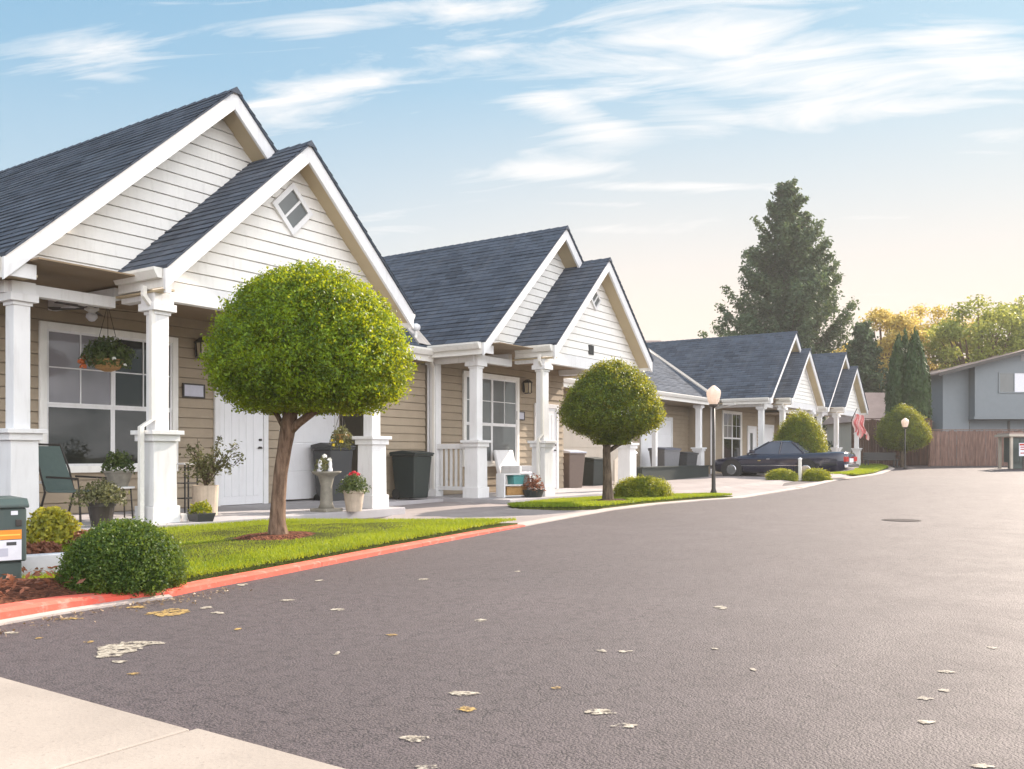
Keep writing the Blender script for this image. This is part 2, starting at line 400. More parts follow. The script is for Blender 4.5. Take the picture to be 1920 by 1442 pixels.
# cirrus banks ahead, laid out by compass direction and height above the horizon
dv = mth('MAXIMUM', dot((CA, SA, 0)), .15); tx = mth('DIVIDE', dot((SA, -CA, 0)), dv); ty = mth('DIVIDE', z, dv)
banks = None
for (bx, by, wx, wy, s_, amp) in ((650, 160, 250, 42, -.24, 1.0), (880, 102, 110, 24, -.2, .8), (600, 52, 170, 36, -.05, .75), (860, 18, 220, 30, 0, .75), (190, 105, 190, 55, .05, .6), (215, 145, 95, 15, .05, .75),
        (1420, 110, 430, 95, .05, 1.05), (1085, 215, 110, 42, .3, 1.1), (1250, 195, 220, 34, .12, .9), (1600, 200, 270, 48, 0, 1.05), (1800, 95, 220, 62, .1, 1.05), (1000, 318, 190, 18, -.02, .85), (1310, 350, 210, 9, .01, .9),
        (1570, 359, 120, 7, 0, .7), (1130, 431, 100, 10, 0, .55), (1830, 248, 150, 16, 0, .7), (740, 432, 130, 18, 0, .4), (1790, 285, 130, 7, 0, .7), (1080, 382, 110, 6, .02, .5), (1640, 408, 110, 6, 0, .5)):
    dx = mth('SUBTRACT', tx, (bx-960)/F); dy = mth('SUBTRACT', mth('SUBTRACT', ty, (HZ-by)/F), mth('MULTIPLY', dx, -s_))
    q = mth('ADD', mth('POWER', mth('ABSOLUTE', mth('DIVIDE', dx, wx/F)), 2.0), mth('POWER', mth('ABSOLUTE', mth('DIVIDE', dy, wy/F)), 2.0))
    g_ = mth('MULTIPLY', mth('EXPONENT', mth('MULTIPLY', q, -.9)), amp)
    banks = g_ if banks is None else mth('MAXIMUM', banks, g_)
tv = nn('CombineXYZ'); l.new(tx, tv.inputs[0]); l.new(mth('ADD', ty, mth('MULTIPLY', tx, -.10)), tv.inputs[1])
tm = nn('Mapping'); tm.inputs['Scale'].default_value = (3.6, 24, 1); l.new(tv.outputs[0], tm.inputs[0])
tn = nn('TexNoise', Scale=1.0, Detail=9, Roughness=.62, Distortion=.9); l.new(tm.outputs[0], tn.inputs['Vector'])
front = mth('MINIMUM', mth('MAXIMUM', mth('MULTIPLY', mth('SUBTRACT', dot((CA, SA, 0)), .2), 4.0), 0.0), 1.0)
fd = mth('ADD', mth('MULTIPLY', mth('SUBTRACT', tn.outputs[0], .5), 2.1), mth('MULTIPLY', banks, .66))
fcl = wramp(fd, [(.22, g3(0)), (.46, g3(.42)), (.82, g3(1))])
cloud = wmix(front, wramp(dens, [(.50, g3(0)), (.60, g3(.55)), (.74, g3(1))]), fcl)
sunv = (math.cos(R(13))*.98, math.sin(R(13))*.98, .12)
glow = mth('POWER', mth('MAXIMUM', dot(tuple(sunv)), 0.0), 4.0)
horiz = wramp(z, [(0.0, g3(1)), (.15, g3(.92)), (.25, g3(.50)), (.38, g3(0))])
SKYS = 10.0                                                                # nishita units at strength .1
base = wmix(1.0, sky.outputs[0], (.62, .80, .78), 'MULTIPLY')
blue = wmix(wramp(z, [(.05, g3(1)), (.30, g3(.42)), (.50, g3(0))]), (.92, 2.35, 3.75), (2.85, 3.9, 4.45))
blue = wmix(mth('MULTIPLY', glow, .75), blue, (3.1, 3.9, 4.35))
base = wmix(.88, base, blue)
warm = wmix(1.0, (8.2, 6.6, 5.4), horiz, 'MULTIPLY')
base = wmix(mth('MULTIPLY', horiz, mth('MINIMUM', mth('ADD', .12, mth('MULTIPLY', glow, 1.08)), 1.0)), base, (5.6, 4.75, 4.1))
cl = wmix(back, (5.7, 5.5, 5.35), (18.5, 18.5, 19.0))  # added rear clouds far brighter than the visible ones, as facade fill light
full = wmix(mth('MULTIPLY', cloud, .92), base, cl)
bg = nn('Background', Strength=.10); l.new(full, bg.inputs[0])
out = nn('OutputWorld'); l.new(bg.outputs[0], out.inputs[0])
w.cycles.sampling_method = 'AUTOMATIC'

sun = bpy.data.lights.new('sun', 'SUN'); so = bpy.data.objects.new('sun', sun); COL.objects.link(so)
sun.energy = 5.0; sun.angle = R(.6); sun.color = (1, .86, .72)
sd = Vector((math.cos(SUN_EL)*math.cos(SUN_AZ), math.cos(SUN_EL)*math.sin(SUN_AZ), math.sin(SUN_EL)))
so.rotation_euler = sd.to_track_quat('Z', 'Y').to_euler(); so.location = sd*60
sc.view_settings.view_transform = 'Standard'; sc.view_settings.look = 'None'; sc.view_settings.gamma = 1; sc.view_settings.use_curve_mapping = False
sc.view_settings.exposure = 1.0
sc.cycles.max_bounces = 8; sc.cycles.diffuse_bounces = 5; sc.cycles.transparent_max_bounces = 8
sc.cycles.use_denoising = True; sc.cycles.sample_clamp_indirect = 6

# ------------------------------------------------------------------ ground, road, kerbs, lawns
def sheet(name, xs, ys, dz, mat):
    mb = MB(); nx = len(xs)
    mb.add([(x, y, gz(x)+dz) for y in ys for x in xs], [(j*nx+i, j*nx+i+1, (j+1)*nx+i+1, (j+1)*nx+i) for j in range(len(ys)-1) for i in range(nx-1)])
    return struct(mb.build(name, mat, smooth=True))
lin = lambda a, b, n_: [a+(b-a)*i/(n_-1) for i in range(n_)]
xs_far = lin(-40, -20, 3)+lin(-10, 60, 36)+lin(80, 210, 6)
sheet('ground', xs_far, lin(-130, 150, 14), -.012, 'earth')
road = sheet('road', lin(-14, 70, 85), lin(-22, 24, 12), 0.0, 'asphalt')

KO = [G(-260, 1226), G(0, 1169), G(132, 1146), G(250, 1128), G(316, 1120), G(395, 1103), G(500, 1083), G(600, 1063), G(700, 1043), G(800, 1023), G(900, 1003.5), G(985, 987)]
KO = [Vector((p.x, p.y, 0)) for p in KO]
def offset(line, d):
    o = []
    for i, p in enumerate(line):
        a = line[max(i-1, 0)]; b = line[min(i+1, len(line)-1)]; t_ = (b-a); t_.z = 0; t_.normalize()
        dd = d[i] if isinstance(d, (list, tuple)) else d
        o.append(p+Vector((-t_.y, t_.x, 0))*dd)
    return o
def kerb(name, line, wd, h, mat, z0=0):
    """kerb with a face, a rounded nose and a top, along the road edge"""
    mb = MB(); ins = offset(line, wd); nose = offset(line, .035)
    hh = h if isinstance(h, list) else [h]*len(line)
    rows = []
    for i, p in enumerate(line):
        b = gz(p.x)+z0
        rows.append([(p.x, p.y, b-.05), (p.x, p.y, b+hh[i]*.75), (nose[i].x, nose[i].y, b+hh[i]), (ins[i].x, ins[i].y, b+hh[i]+.004), (ins[i].x, ins[i].y, b-.05)])
    for a, b in zip(rows, rows[1:]):
        for k in range(4): mb.quad(a[k], b[k], b[k+1], a[k+1])
    return struct(mb.build(name, mat))
kw = [.15, .15, .15, .13, .12, .12, .12, .12, .12, .12, .12, .12]
kerb('kerb', KO, kw, [.085, .085, .08, .06, .05, .05, .05, .05, .05, .045, .04, .02], 'kerbr')
kerb('kerb', offset(KO[:5], -.06), .057, .018, 'kerbw')
K2 = [Vector((p.x, p.y, 0)) for p in (G(985, 987), G(1065, 972), G(1150, 957), G(1230, 947), G(1310, 940), G(1390, 933, .02), G(1420, 928, .03), G(1505, 914, .10))]
KI2 = kerb('kerb', K2, .22, .022, 'kerbw')
K3 = [K2[-1], Vector((31, 7.9, 0)), Vector((36, 8.3, 0)), Vector((42, 8.7, 0)), Vector((48, 9.3, 0)), Vector((52, 10.4, 0)), Vector((55, 13, 0))]
kerb('kerb', K3, .2, .03, 'kerbw')
KIN = offset(KO, kw); K2IN = offset(K2, .22); K3IN = offset(K3, .2)

def fan(name, pts, z, mat, kind=struct, sub=True):
    """flat patch of ground with an outline given in metres, draped on the terrain"""
    from mathutils.geometry import tessellate_polygon
    P = [Vector((p[0], p[1], 0)) for p in pts]
    tr = tessellate_polygon([P])
    mb = MB(); mb.add([(p.x, p.y, gz(p.x)+z) for p in P], [tuple(x) for x in tr])
    o = mb.build(name, mat)
    # consistent upward normals
    me = o.data
    import bmesh
    bm = bmesh.new(); bm.from_mesh(me)
    for f in bm.faces:
        if f.normal.z < 0: f.normal_flip()
    bm.to_mesh(me); bm.free()
    return kind(o)
xy = lambda p: (p[0], p[1])
# driveway concrete behind the kerbs (one slab, broken by the lawns that sit on it)
dr = [xy(p) for p in KIN[10:]]+[xy(p) for p in K2IN[1:]]+[xy(p) for p in K3IN[1:]]+[(54, 20), (40, 20), (30, 20), (20, 20), (12, 20), (11.7, 10.3), (9.4, 9.0)]
fan('driveway', dr, .012, 'drive')
# concrete slab in the near corner, edge square to the street
def slab(name, x0, x1, y0, y1, z0, z1, mat, bev=.012): return struct(MB().box(x0, x1, y0, y1, z0, z1).build(name, mat, bevel=bev))
slab('sidewalk', -9, 2.0, 2.752, 8.5, -.08, .022, 'walk'); slab('sidewalk', -9, 2.02, -12, 2.74, -.08, .024, 'walk')
# lawns and beds
L1 = [(2.75, 7.6)]+[xy(p) for p in KIN[4:]]+[(10.2, 7.6), (9.4, 8.6), (8.6, 9.85), (5.2, 9.85), (4.8, 8.8)]
B1 = [(-1.0, 5.6)]+[xy(p) for p in KIN[1:5]]+[(4.0, 7.4), (4.8, 8.8), (5.3, 10.9), (2, 10.9), (-1, 10.9)]
def inside(p, poly):
    x, y = p; c = False; j = len(poly)-1
    for i in range(len(poly)):
        xi, yi = poly[i]; xj, yj = poly[j]
        if (yi > y) != (yj > y) and x < (xj-xi)*(y-yi)/(yj-yi)+xi: c = not c
        j = i
    return c
def raised(name, poly, h, mat, z0=0, step=.25, bumpy=.02, crown=.0):
    """a gently mounded patch: grid clipped to the outline plus the outline itself"""
    import bmesh
    from mathutils.geometry import delaunay_2d_cdt
    xs = [p[0] for p in poly]; ys = [p[1] for p in poly]
    edge = []
    for a, b in zip(poly, poly[1:]+poly[:1]):
        k = max(1, int(math.dist(a, b)/step))
        edge += [(a[0]+(b[0]-a[0])*i/k, a[1]+(b[1]-a[1])*i/k) for i in range(k)]
    ne = len(edge); pts = [Vector(p) for p in edge]
    x = min(xs)
    while x < max(xs):
        y = min(ys)
        while y < max(ys):
            if inside((x, y), poly): pts.append(Vector((x+rng.uniform(-.05, .05), y+rng.uniform(-.05, .05))))
            y += step
        x += step
    vo, eo, fo = delaunay_2d_cdt(pts, [(i, (i+1) % ne) for i in range(ne)], [], 2, 1e-4)[:3]
    def hgt(p):
        dmin = min(math.dist((p.x, p.y), e) for e in edge)
        return gz(p.x)+z0+h+crown*min(1, dmin/.8)+bumpy*min(1, dmin/.3)*mnoise.noise(Vector((p.x*2.2, p.y*2.2, 0)))
    V = [(p.x, p.y, hgt(p)) for p in vo]
    k = len(V); per = list(range(ne))
    V += [(V[i][0], V[i][1], gz(V[i][0])-.05) for i in per]
    Fc = [tuple(f) for f in fo if inside((sum(vo[i].x for i in f)/3, sum(vo[i].y for i in f)/3), poly)]
    Fc += [(i, (i+1) % ne, k+(i+1) % ne, k+i) for i in per]
    mb = MB(); mb.add(V, Fc); o = mb.build(name, mat, smooth=True)
    bm = bmesh.new(); bm.from_mesh(o.data); bmesh.ops.recalc_face_normals(bm, faces=bm.faces); bm.to_mesh(o.data); bm.free()
    return o
def grass(poly, n_, z, ln, wd, holes=(), crown=0):
    xs = [p[0] for p in poly]; ys = [p[1] for p in poly]
    P, N, U, vr = [], [], [], []
    while len(P) < n_:
        x, y = rng.uniform(min(xs), max(xs)), rng.uniform(min(ys), max(ys))
        if not inside((x, y), poly): continue
        if any(((x-h[0])/h[2])**2+((y-h[1])/h[3])**2 < 1+.3*mnoise.noise(Vector((x*6, y*6, 0))) for h in holes): continue
        q = mnoise.noise(Vector((x*1.7, y*1.7, 3)))
        L = ln*(1+.35*q)
        P.append((x, y, gz(x)+z+L*.30)); N.append((rng.uniform(-1, 1), rng.uniform(-1, 1), .2))
        vr.append(.45+.45*q+rng.uniform(-.25, .25)); U.append((rng.uniform(-.5, .5), rng.uniform(-.5, .5), 1))
    return stuff(leaves('grass', 'grass', P, N, ln, wd, .3, var=np.array(vr), tri=True, up=U))
tb1 = G(520, 1004, .12); tb2 = G(1140, 938, .10)
struct(raised('lawn', L1, .045, 'turf', crown=.07))
grass(L1, 80000, .095, .048, .16, [(tb1.x-.05, tb1.y-.05, .62, .42)])
struct(raised('mulch_bed', B1, .07, 'mulch', bumpy=.07, crown=.06))
L2 = [xy(p) for p in K2IN[2:6]]+[(20.6, 8.1), (18.5, 9.3), (16.0, 9.75), (13.9, 9.55), (13.4, 9.1), (14.0, 8.2)]
struct(raised('lawn', L2, .05, 'turf', crown=.05))
grass(L2, 34000, .085, .055, .25, [(tb2.x+.05, tb2.y-.05, .6, .4)])
L3 = [(37.5, 8.75), (42, 9.0), (48, 9.6), (51, 10.6), (51, 11.6), (46, 10.9), (41, 10.4), (37.6, 9.8)]
struct(raised('lawn', L3, .05, 'turf', step=.6, crown=.05))
grass(L3, 16000, .10, .09, .35)
# soil rings round the two trunks
def disc(name, c, rx, ry, z, mat, n_=28, h=.03):
    mb = MB(); ring = []
    for k in range(n_):
        a = 2*math.pi*k/n_; q = 1+.18*mnoise.noise(Vector((math.cos(a)*2+c[0], math.sin(a)*2, 5)))
        ring.append((c[0]+rx*q*math.cos(a), c[1]+ry*q*math.sin(a)))
    vs = [(c[0], c[1], z+h)]+[(c[0]+(x-c[0])*.6, c[1]+(y-c[1])*.6, z+h*.9) for x, y in ring]+[(x, y, z-.03) for x, y in ring]
    fs = [(0, 1+k, 1+(k+1) % n_) for k in range(n_)]+[(1+k, 1+n_+k, 1+n_+(k+1) % n_, 1+(k+1) % n_) for k in range(n_)]
    return struct(mb.add(vs, fs).build(name, mat, smooth=True))
disc('soil_ring', (tb1.x-.05, tb1.y-.05), .60, .40, .12, 'mulch'); disc('soil_ring', (tb2.x+.05, tb2.y-.05), .55, .36, .095, 'soil')
# mulch chips
P = []; N = []
while len(P) < 2600:
    x, y = rng.uniform(1, 5.3), rng.uniform(5.7, 10.5)
    if inside((x, y), B1): P.append((x, y, .15+.02*rng.random())); N.append((0, 0, 1))
stuff(leaves('bark_chips', 'leaf_rust', P, N, .065, .4, .5))

# worn paint and stains on the asphalt (parts of the road), and the manhole cover
def blot(px, py, wpx, hpx, mat, k=1.0, seed=0, arms=False):
    c = G(px, py, .004); d = (HC)*F/(py-HZ); rx = wpx/2/F*d; ry = min(hpx/2/F*d*d/HC, .5*k)
    ca, sa = SA, -CA                                        # image-right direction in the world
    n_ = 48; ring = []
    for i in range(n_):
        a = 2*math.pi*i/n_
        q = .85+.45*mnoise.noise(Vector((math.cos(a)*1.3, math.sin(a)*1.3, seed*3.7)))+.32*mnoise.noise(Vector((math.cos(a)*7, math.sin(a)*7, seed*1.3)))
        u, v = rx*q*math.cos(a), ry*q*math.sin(a)
        ring.append((c.x+u*ca+v*CA, c.y+u*sa+v*SA, gz(c.x)+.004))
    mb = MB(); mb.add([(c.x, c.y, gz(c.x)+.006)]+ring, [(0, 1+i, 1+(i+1) % n_) for i in range(n_)])
    return mb.build('paint_patch', mat, road)
blots = [(232, 1215, 105, 26, 1), (205, 1228, 50, 12, 1), (290, 1205, 45, 8, 1), (222, 1240, 30, 6, 1), (318, 1148, 75, 14, 2), (255, 1138, 45, 5, 2), (385, 1139, 26, 5, 1), (408, 1149, 28, 5, 1), (538, 1125, 30, 5, 1),
         (633, 1143, 30, 5, 1), (795, 1086, 24, 4, 1), (900, 1163, 26, 5, 1), (735, 1190, 24, 5, 2), (632, 1225, 10, 9, 1), (1352, 1139, 22, 7, 1), (1172, 1221, 30, 5, 1), (1128, 1220, 20, 5, 1), (1340, 1216, 14, 4, 1),
         (865, 1300, 62, 9, 1), (875, 1329, 40, 9, 2), (1125, 1334, 58, 13, 1), (1172, 1360, 50, 9, 1), (778, 1384, 62, 12, 1), (800, 1438, 55, 9, 1), (1773, 1259, 36, 5, 1), (1735, 1309, 28, 7, 1), (1738, 1353, 42, 7, 1),
         (1770, 1294, 26, 5, 1), (1840, 1436, 44, 9, 1), (1860, 1214, 22, 5, 1), (168, 1203, 18, 4, 2), (73, 1196, 14, 4, 2), (447, 1179, 14, 4, 2), (1043, 1289, 20, 5, 2), (1412, 1255, 12, 5, 1), (970, 1071, 14, 3, 1),
         (600, 1088, 18, 3, 1), (455, 1096, 20, 4, 1), (130, 1160, 50, 5, 2), (250, 1263, 26, 5, 2), (20, 1186, 30, 5, 1)]
for i, (a, b, c, d, k) in enumerate(blots): blot(a, b, c, d, 'patch_pale' if k == 1 else 'patch_yel', 1, i)
mh = G(1690, 976)
mc = MB().lathe([(.0, .006), (.21, .006), (.235, .008), (.24, .002)], (0, 0, 0), 28, caps=False)
M['iron2'] = plain('worn_iron', (.06, .05, .05), .85, 0, .1)
mo = thing('manhole_cover', 'dark round iron manhole cover set in the asphalt road', 'manhole cover', (mh.x, mh.y, gz(mh.x)))
mc.build('lid', 'iron2', mo); MB().lathe([(.245, .002), (.245, .007), (.28, .007), (.29, .001)], (0, 0, 0), 28, caps=False).build('rim', 'iron2', mo)


# ------------------------------------------------------------------ houses (coordinates of the first one; copies are shifted)
EV, SL, RZ, RX = 3.20, .923, 6.20, 8.45          # eave height, slope, ridge height, ridge x
PX, PZ = 9.25, 5.52                              # ridge of the projecting porch gable
VM, VP0 = 10.65, 9.96                             # rake planes
VMS, VPS0 = 11.05, 10.30                          # gable siding planes
def slope(mb, p0, p1, y0, y1, axis='y', course=.15, lift=.016, seed=0, clip=None):
    """courses of shingles from eave p0=(a,z) to ridge p1, running along y (or x)"""
    r = random.Random(seed); L = math.dist(p0, p1); n_ = max(2, round(L/course))
    da, dz = (p1[0]-p0[0])/L, (p1[1]-p0[1])/L; na, nz = -dz, da
    if nz < 0: na, nz = -na, -nz
    ny = max(1, int((y1-y0)/.6)); ys = [y0+(y1-y0)*i/ny for i in range(ny+1)]
    P3 = (lambda a, y, z_: (a, y, z_)) if axis == 'y' else (lambda a, y, z_: (y, a, z_))
    flip = (da > 0) == (axis == 'y')
    for i in range(n_):
        s0, s1 = L*i/n_, L*(i+1)/n_
        lf = [lift+r.uniform(-.006, .008) for _ in ys]; ds = [r.uniform(-.008, .008) for _ in ys]
        def pt(j, s, h): return P3(p0[0]+da*s+na*h, ys[j], p0[1]+dz*s+nz*h)
        for j in range(ny):
            a, b = pt(j, s0+ds[j], lf[j]), pt(j+1, s0+ds[j+1], lf[j+1]); c, d = pt(j+1, s1+.01, .003), pt(j, s1+.01, .003)
            e, f = pt(j, s0+.004, -.004), pt(j+1, s0+.004, -.004)
            u = ((ys[j], s0), (ys[j+1], s0), (ys[j+1], s1), (ys[j], s1)); u2 = ((ys[j], s0), (ys[j+1], s0), (ys[j+1], s0), (ys[j], s0))
            if flip: mb.quad(b, a, d, c, (u[1], u[0], u[3], u[2])); mb.quad(a, b, f, e, u2)
            else: mb.quad(a, b, c, d, u); mb.quad(b, a, e, f, u2)
def laps(mb, x0f, x1f, z0, z1, y, h=.165, axis='x', face=-1):
    """lap siding facing -y (axis x) or -x (axis y): x0f/x1f give the ends at a height"""
    n_ = max(1, round((z1-z0)/h)); hh = (z1-z0)/n_
    for i in range(n_):
        a, b = z0+hh*i, z0+hh*(i+1)
        e = lambda u, z_, o: (u, y+face*o, z_) if axis == 'x' else (y+face*o, u, z_)
        c = a+.013; x0, x1 = x0f(a), x1f(a)
        if x1-x0 < .05: continue
        q = [e(x0, c, .022), e(x1, c, .022), e(x1f(b), b, .006), e(x0f(b), b, .006)]
        lip = [e(x0, c, -.02), e(x1, c, -.02), q[1], q[0]]
        rec = [e(x0, a, -.02), e(x1, a, -.02), lip[1], lip[0]]
        led = [e(x0, a, .006), e(x1, a, .006), rec[1], rec[0]]
        for k in (q, lip, rec, led): mb.quad(*(k if axis == 'x' else k[::-1]))
def rake(mb, tip, top, y, wv=.265, th=.05, cut=0.0):
    (xt, zt), (xr, zr) = tip, top
    P = [(xt, zt-.03), (xr, zr-.03), (xr, zr-wv-.03), (xt, zt-wv-.03+cut)]
    if xt > xr: P = P[::-1]
    mb.prism(P, lambda p: (p[0], y-th, p[1]), lambda p: (p[0], y, p[1]))
def soffit(mb, tip, top, y0, y1, dz=.17):
    (xt, zt), (xr, zr) = tip, top
    P = [(xt, zt-dz), (xr, zr-dz), (xr, zr-dz-.02), (xt, zt-dz-.02)]
    if xt > xr: P = P[::-1]
    mb.prism(P, lambda p: (p[0], y0, p[1]), lambda p: (p[0], y1, p[1]))
def gutter(mb, x, y0, y1, z, face, axis='y'):
    prof = [(0, -.02), (face*.12, -.02), (face*.12, -.055), (face*.095, -.10), (face*.065, -.15), (0, -.15)]
    if axis == 'y': mb.prism(prof, lambda p: (x+p[0], y0, z+p[1]), lambda p: (x+p[0], y1, z+p[1]))
    else: mb.prism(prof, lambda p: (y0, x+p[0], z+p[1]), lambda p: (y1, x+p[0], z+p[1]))
def column(root, mkM, x, y, ped=1.2, fancy=True):
    c = (x, y); mb = mkM()
    mb.cbox(c, .20, .20, ped-.01, 2.72)
    col = mb.build('column', 'white', root, bevel=.006)
    p = mkM(); p.cbox(c, .40, .40, 0, .22); p.frust(c, .345, .33, .22, ped-.14); p.cbox(c, .40, .40, ped-.14, ped-.055); p.cbox(c, .475, .475, ped-.055, ped)
    p.build('pedestal', 'white', col, bevel=.006)
    k = mkM(); k.cbox(c, .24, .24, 2.70, 2.745); k.cbox(c, .34, .34, 2.745, 2.84); k.cbox(c, .29, .29, 2.84, 2.985)
    k.build('capital', 'white', col, bevel=.005)
    return col
def window(root, mkM, x0, x1, z0, z1, y, split=True, up='gblind', up2='gdark', lo='gdark', grid=True, tr=.10):
    f = mkM(); xm = (x0+x1)/2; zm = z0+(z1-z0)*.45
    f.box(x0-tr, x0, y-.05, y+.0, z0-tr, z1+tr); f.box(x1, x1+tr, y-.05, y, z0-tr, z1+tr)
    f.box(x0, x1, y-.05, y, z1, z1+tr); f.box(x0, x1, y-.065, y, z0-tr, z0)
    fr = f.build('window', 'cream', root, bevel=.004)
    s = mkM(); a = .035
    halves = [(x0, xm), (xm, x1)] if split else [(x0, x1)]
    for h0, h1 in halves:
        for (b0, b1, off) in ((zm, z1, 0), (z0, zm, .012)):
            s.box(h0+.001, h0+a, y-.03+off, y-.004, b0, b1); s.box(h1-a, h1-.001, y-.03+off, y-.004, b0, b1)
            s.box(h0+a, h1-a, y-.03+off, y-.004, b1-a, b1); s.box(h0+a, h1-a, y-.03+off, y-.004, b0, b0+a)
        if grid:
            hm = (h0+h1)/2; zq = (zm+z1)/2
            s.box(hm-.009, hm+.009, y-.024, y-.012, zm+a, z1-a); s.box(h0+a, hm-.009, y-.024, y-.012, zq-.009, zq+.009); s.box(hm+.009, h1-a, y-.024, y-.012, zq-.009, zq+.009)
    s.build('sash', 'white', fr)
    for i, (h0, h1) in enumerate(halves):
        mkM().box(h0+a*.5, h1-a*.5, y-.010, y-.006, zm+.01, z1-.01).build('pane', up if i == 0 else up2, fr)
        mkM().box(h0+a*.5, h1-a*.5, y-.009, y-.005, z0+.01, zm-.012).build('pane', lo, fr)
    return fr
def door(root, mkM, x0, x1, y, mat='doorw', h=2.12, grooves=5, glass_=False):
    d = mkM(); d.box(x0, x1, y-.03, y, 0.01, h)
    wq = (x1-x0)/(grooves+1)
    for i in range(grooves): d.box(x0+wq*(i+.55), x0+wq*(i+1.45)-.02, y-.04, y-.03, .16, h-.16)
    do = d.build('door', mat, root, bevel=.004)
    k = mkM(); k.box(x1-.11, x1-.05, y-.055, y-.03, 1.0, 1.04); k.box(x1-.14, x1-.05, y-.075, y-.055, 1.0, 1.025); k.build('handle', 'iron', do); k = mkM(); k.box(x1-.10, x1-.06, y-.075, y-.03, 1.14, 1.18); k.build('deadbolt', 'iron', do)
    t_ = mkM(); t_.box(x0-.11, x0-.003, y-.05, y, 0, h+.11); t_.box(x1+.003, x1+.11, y-.05, y, 0, h+.11); t_.box(x0-.003, x1+.003, y-.05, y, h+.004, h+.11)
    t_.build('door_frame', 'white', do, bevel=.004)
    if glass_: mkM().box(x0+.22, x0+.52, y-.05, y-.041, .9, 1.9).build('pane', 'ggrey', do)
    return do
def garage(root, mkM, x0, x1, y, mat, h=2.25, panels=4):
    g = mkM(); ph = h/panels
    for i in range(panels): g.box(x0, x1, y-.03, y, .012+ph*i, ph*(i+1)-.008)
    g.box(x0, x1, y-.015, y+.02, 0.01, h)
    go = g.build('garage_door', mat, root, bevel=.004)
    t_ = mkM(); t_.box(x0-.12, x0-.002, y-.05, y, 0, h+.14); t_.box(x1+.002, x1+.12, y-.05, y, 0, h+.14); t_.box(x0-.002, x1+.002, y-.05, y, h+.002, h+.14)
    t_.build('door_frame', 'white', go, bevel=.004)
def downspout(root, mkM, pts, r=.04):
    mkM().tube(pts, r, 4, ).build('downspout', 'gutter', root)
def wall_lamp(px, x, y, z_, label):
    o = thing('wall_lantern', label, 'wall lamp', (x, y, z_))
    MB().box(-.05, .05, -.02, 0, -.12, .12).box(-.02, .02, -.10, -.02, .13, .16).box(-.02, .02, -.02, 0, .12, .16).build('bracket', 'iron', o)
    m_ = MB(); m_.frust((0, -.12), .20, .06, .10, .19); m_.cbox((0, -.12), .12, .12, -.17, -.15)
    for a in (-1, 1):
        for b in (-1, 1): m_.cbox((a*.07, -.12+b*.07), .015, .015, -.15, .10)
    m_.build('cage', 'iron', o); MB().frust((0, -.12), .09, .12, -.15, .10).build('glass', 'shade', o)
def plaque(x, y, z_, w_, h_, label):
    o = thing('house_plaque', label, 'plaque', (x, y, z_))
    MB().box(-w_/2, w_/2, -.02, 0, -h_/2, h_/2).build('board', 'labelg', o)
    MB().box(-w_/2-.025, -w_/2, -.03, 0, -h_/2-.025, h_/2+.025).box(w_/2, w_/2+.025, -.03, 0, -h_/2-.025, h_/2+.025).box(-w_/2, w_/2, -.03, 0, h_/2, h_/2+.025).box(-w_/2, w_/2, -.03, 0, -h_/2-.025, -h_/2).build('frame', 'iron', o)

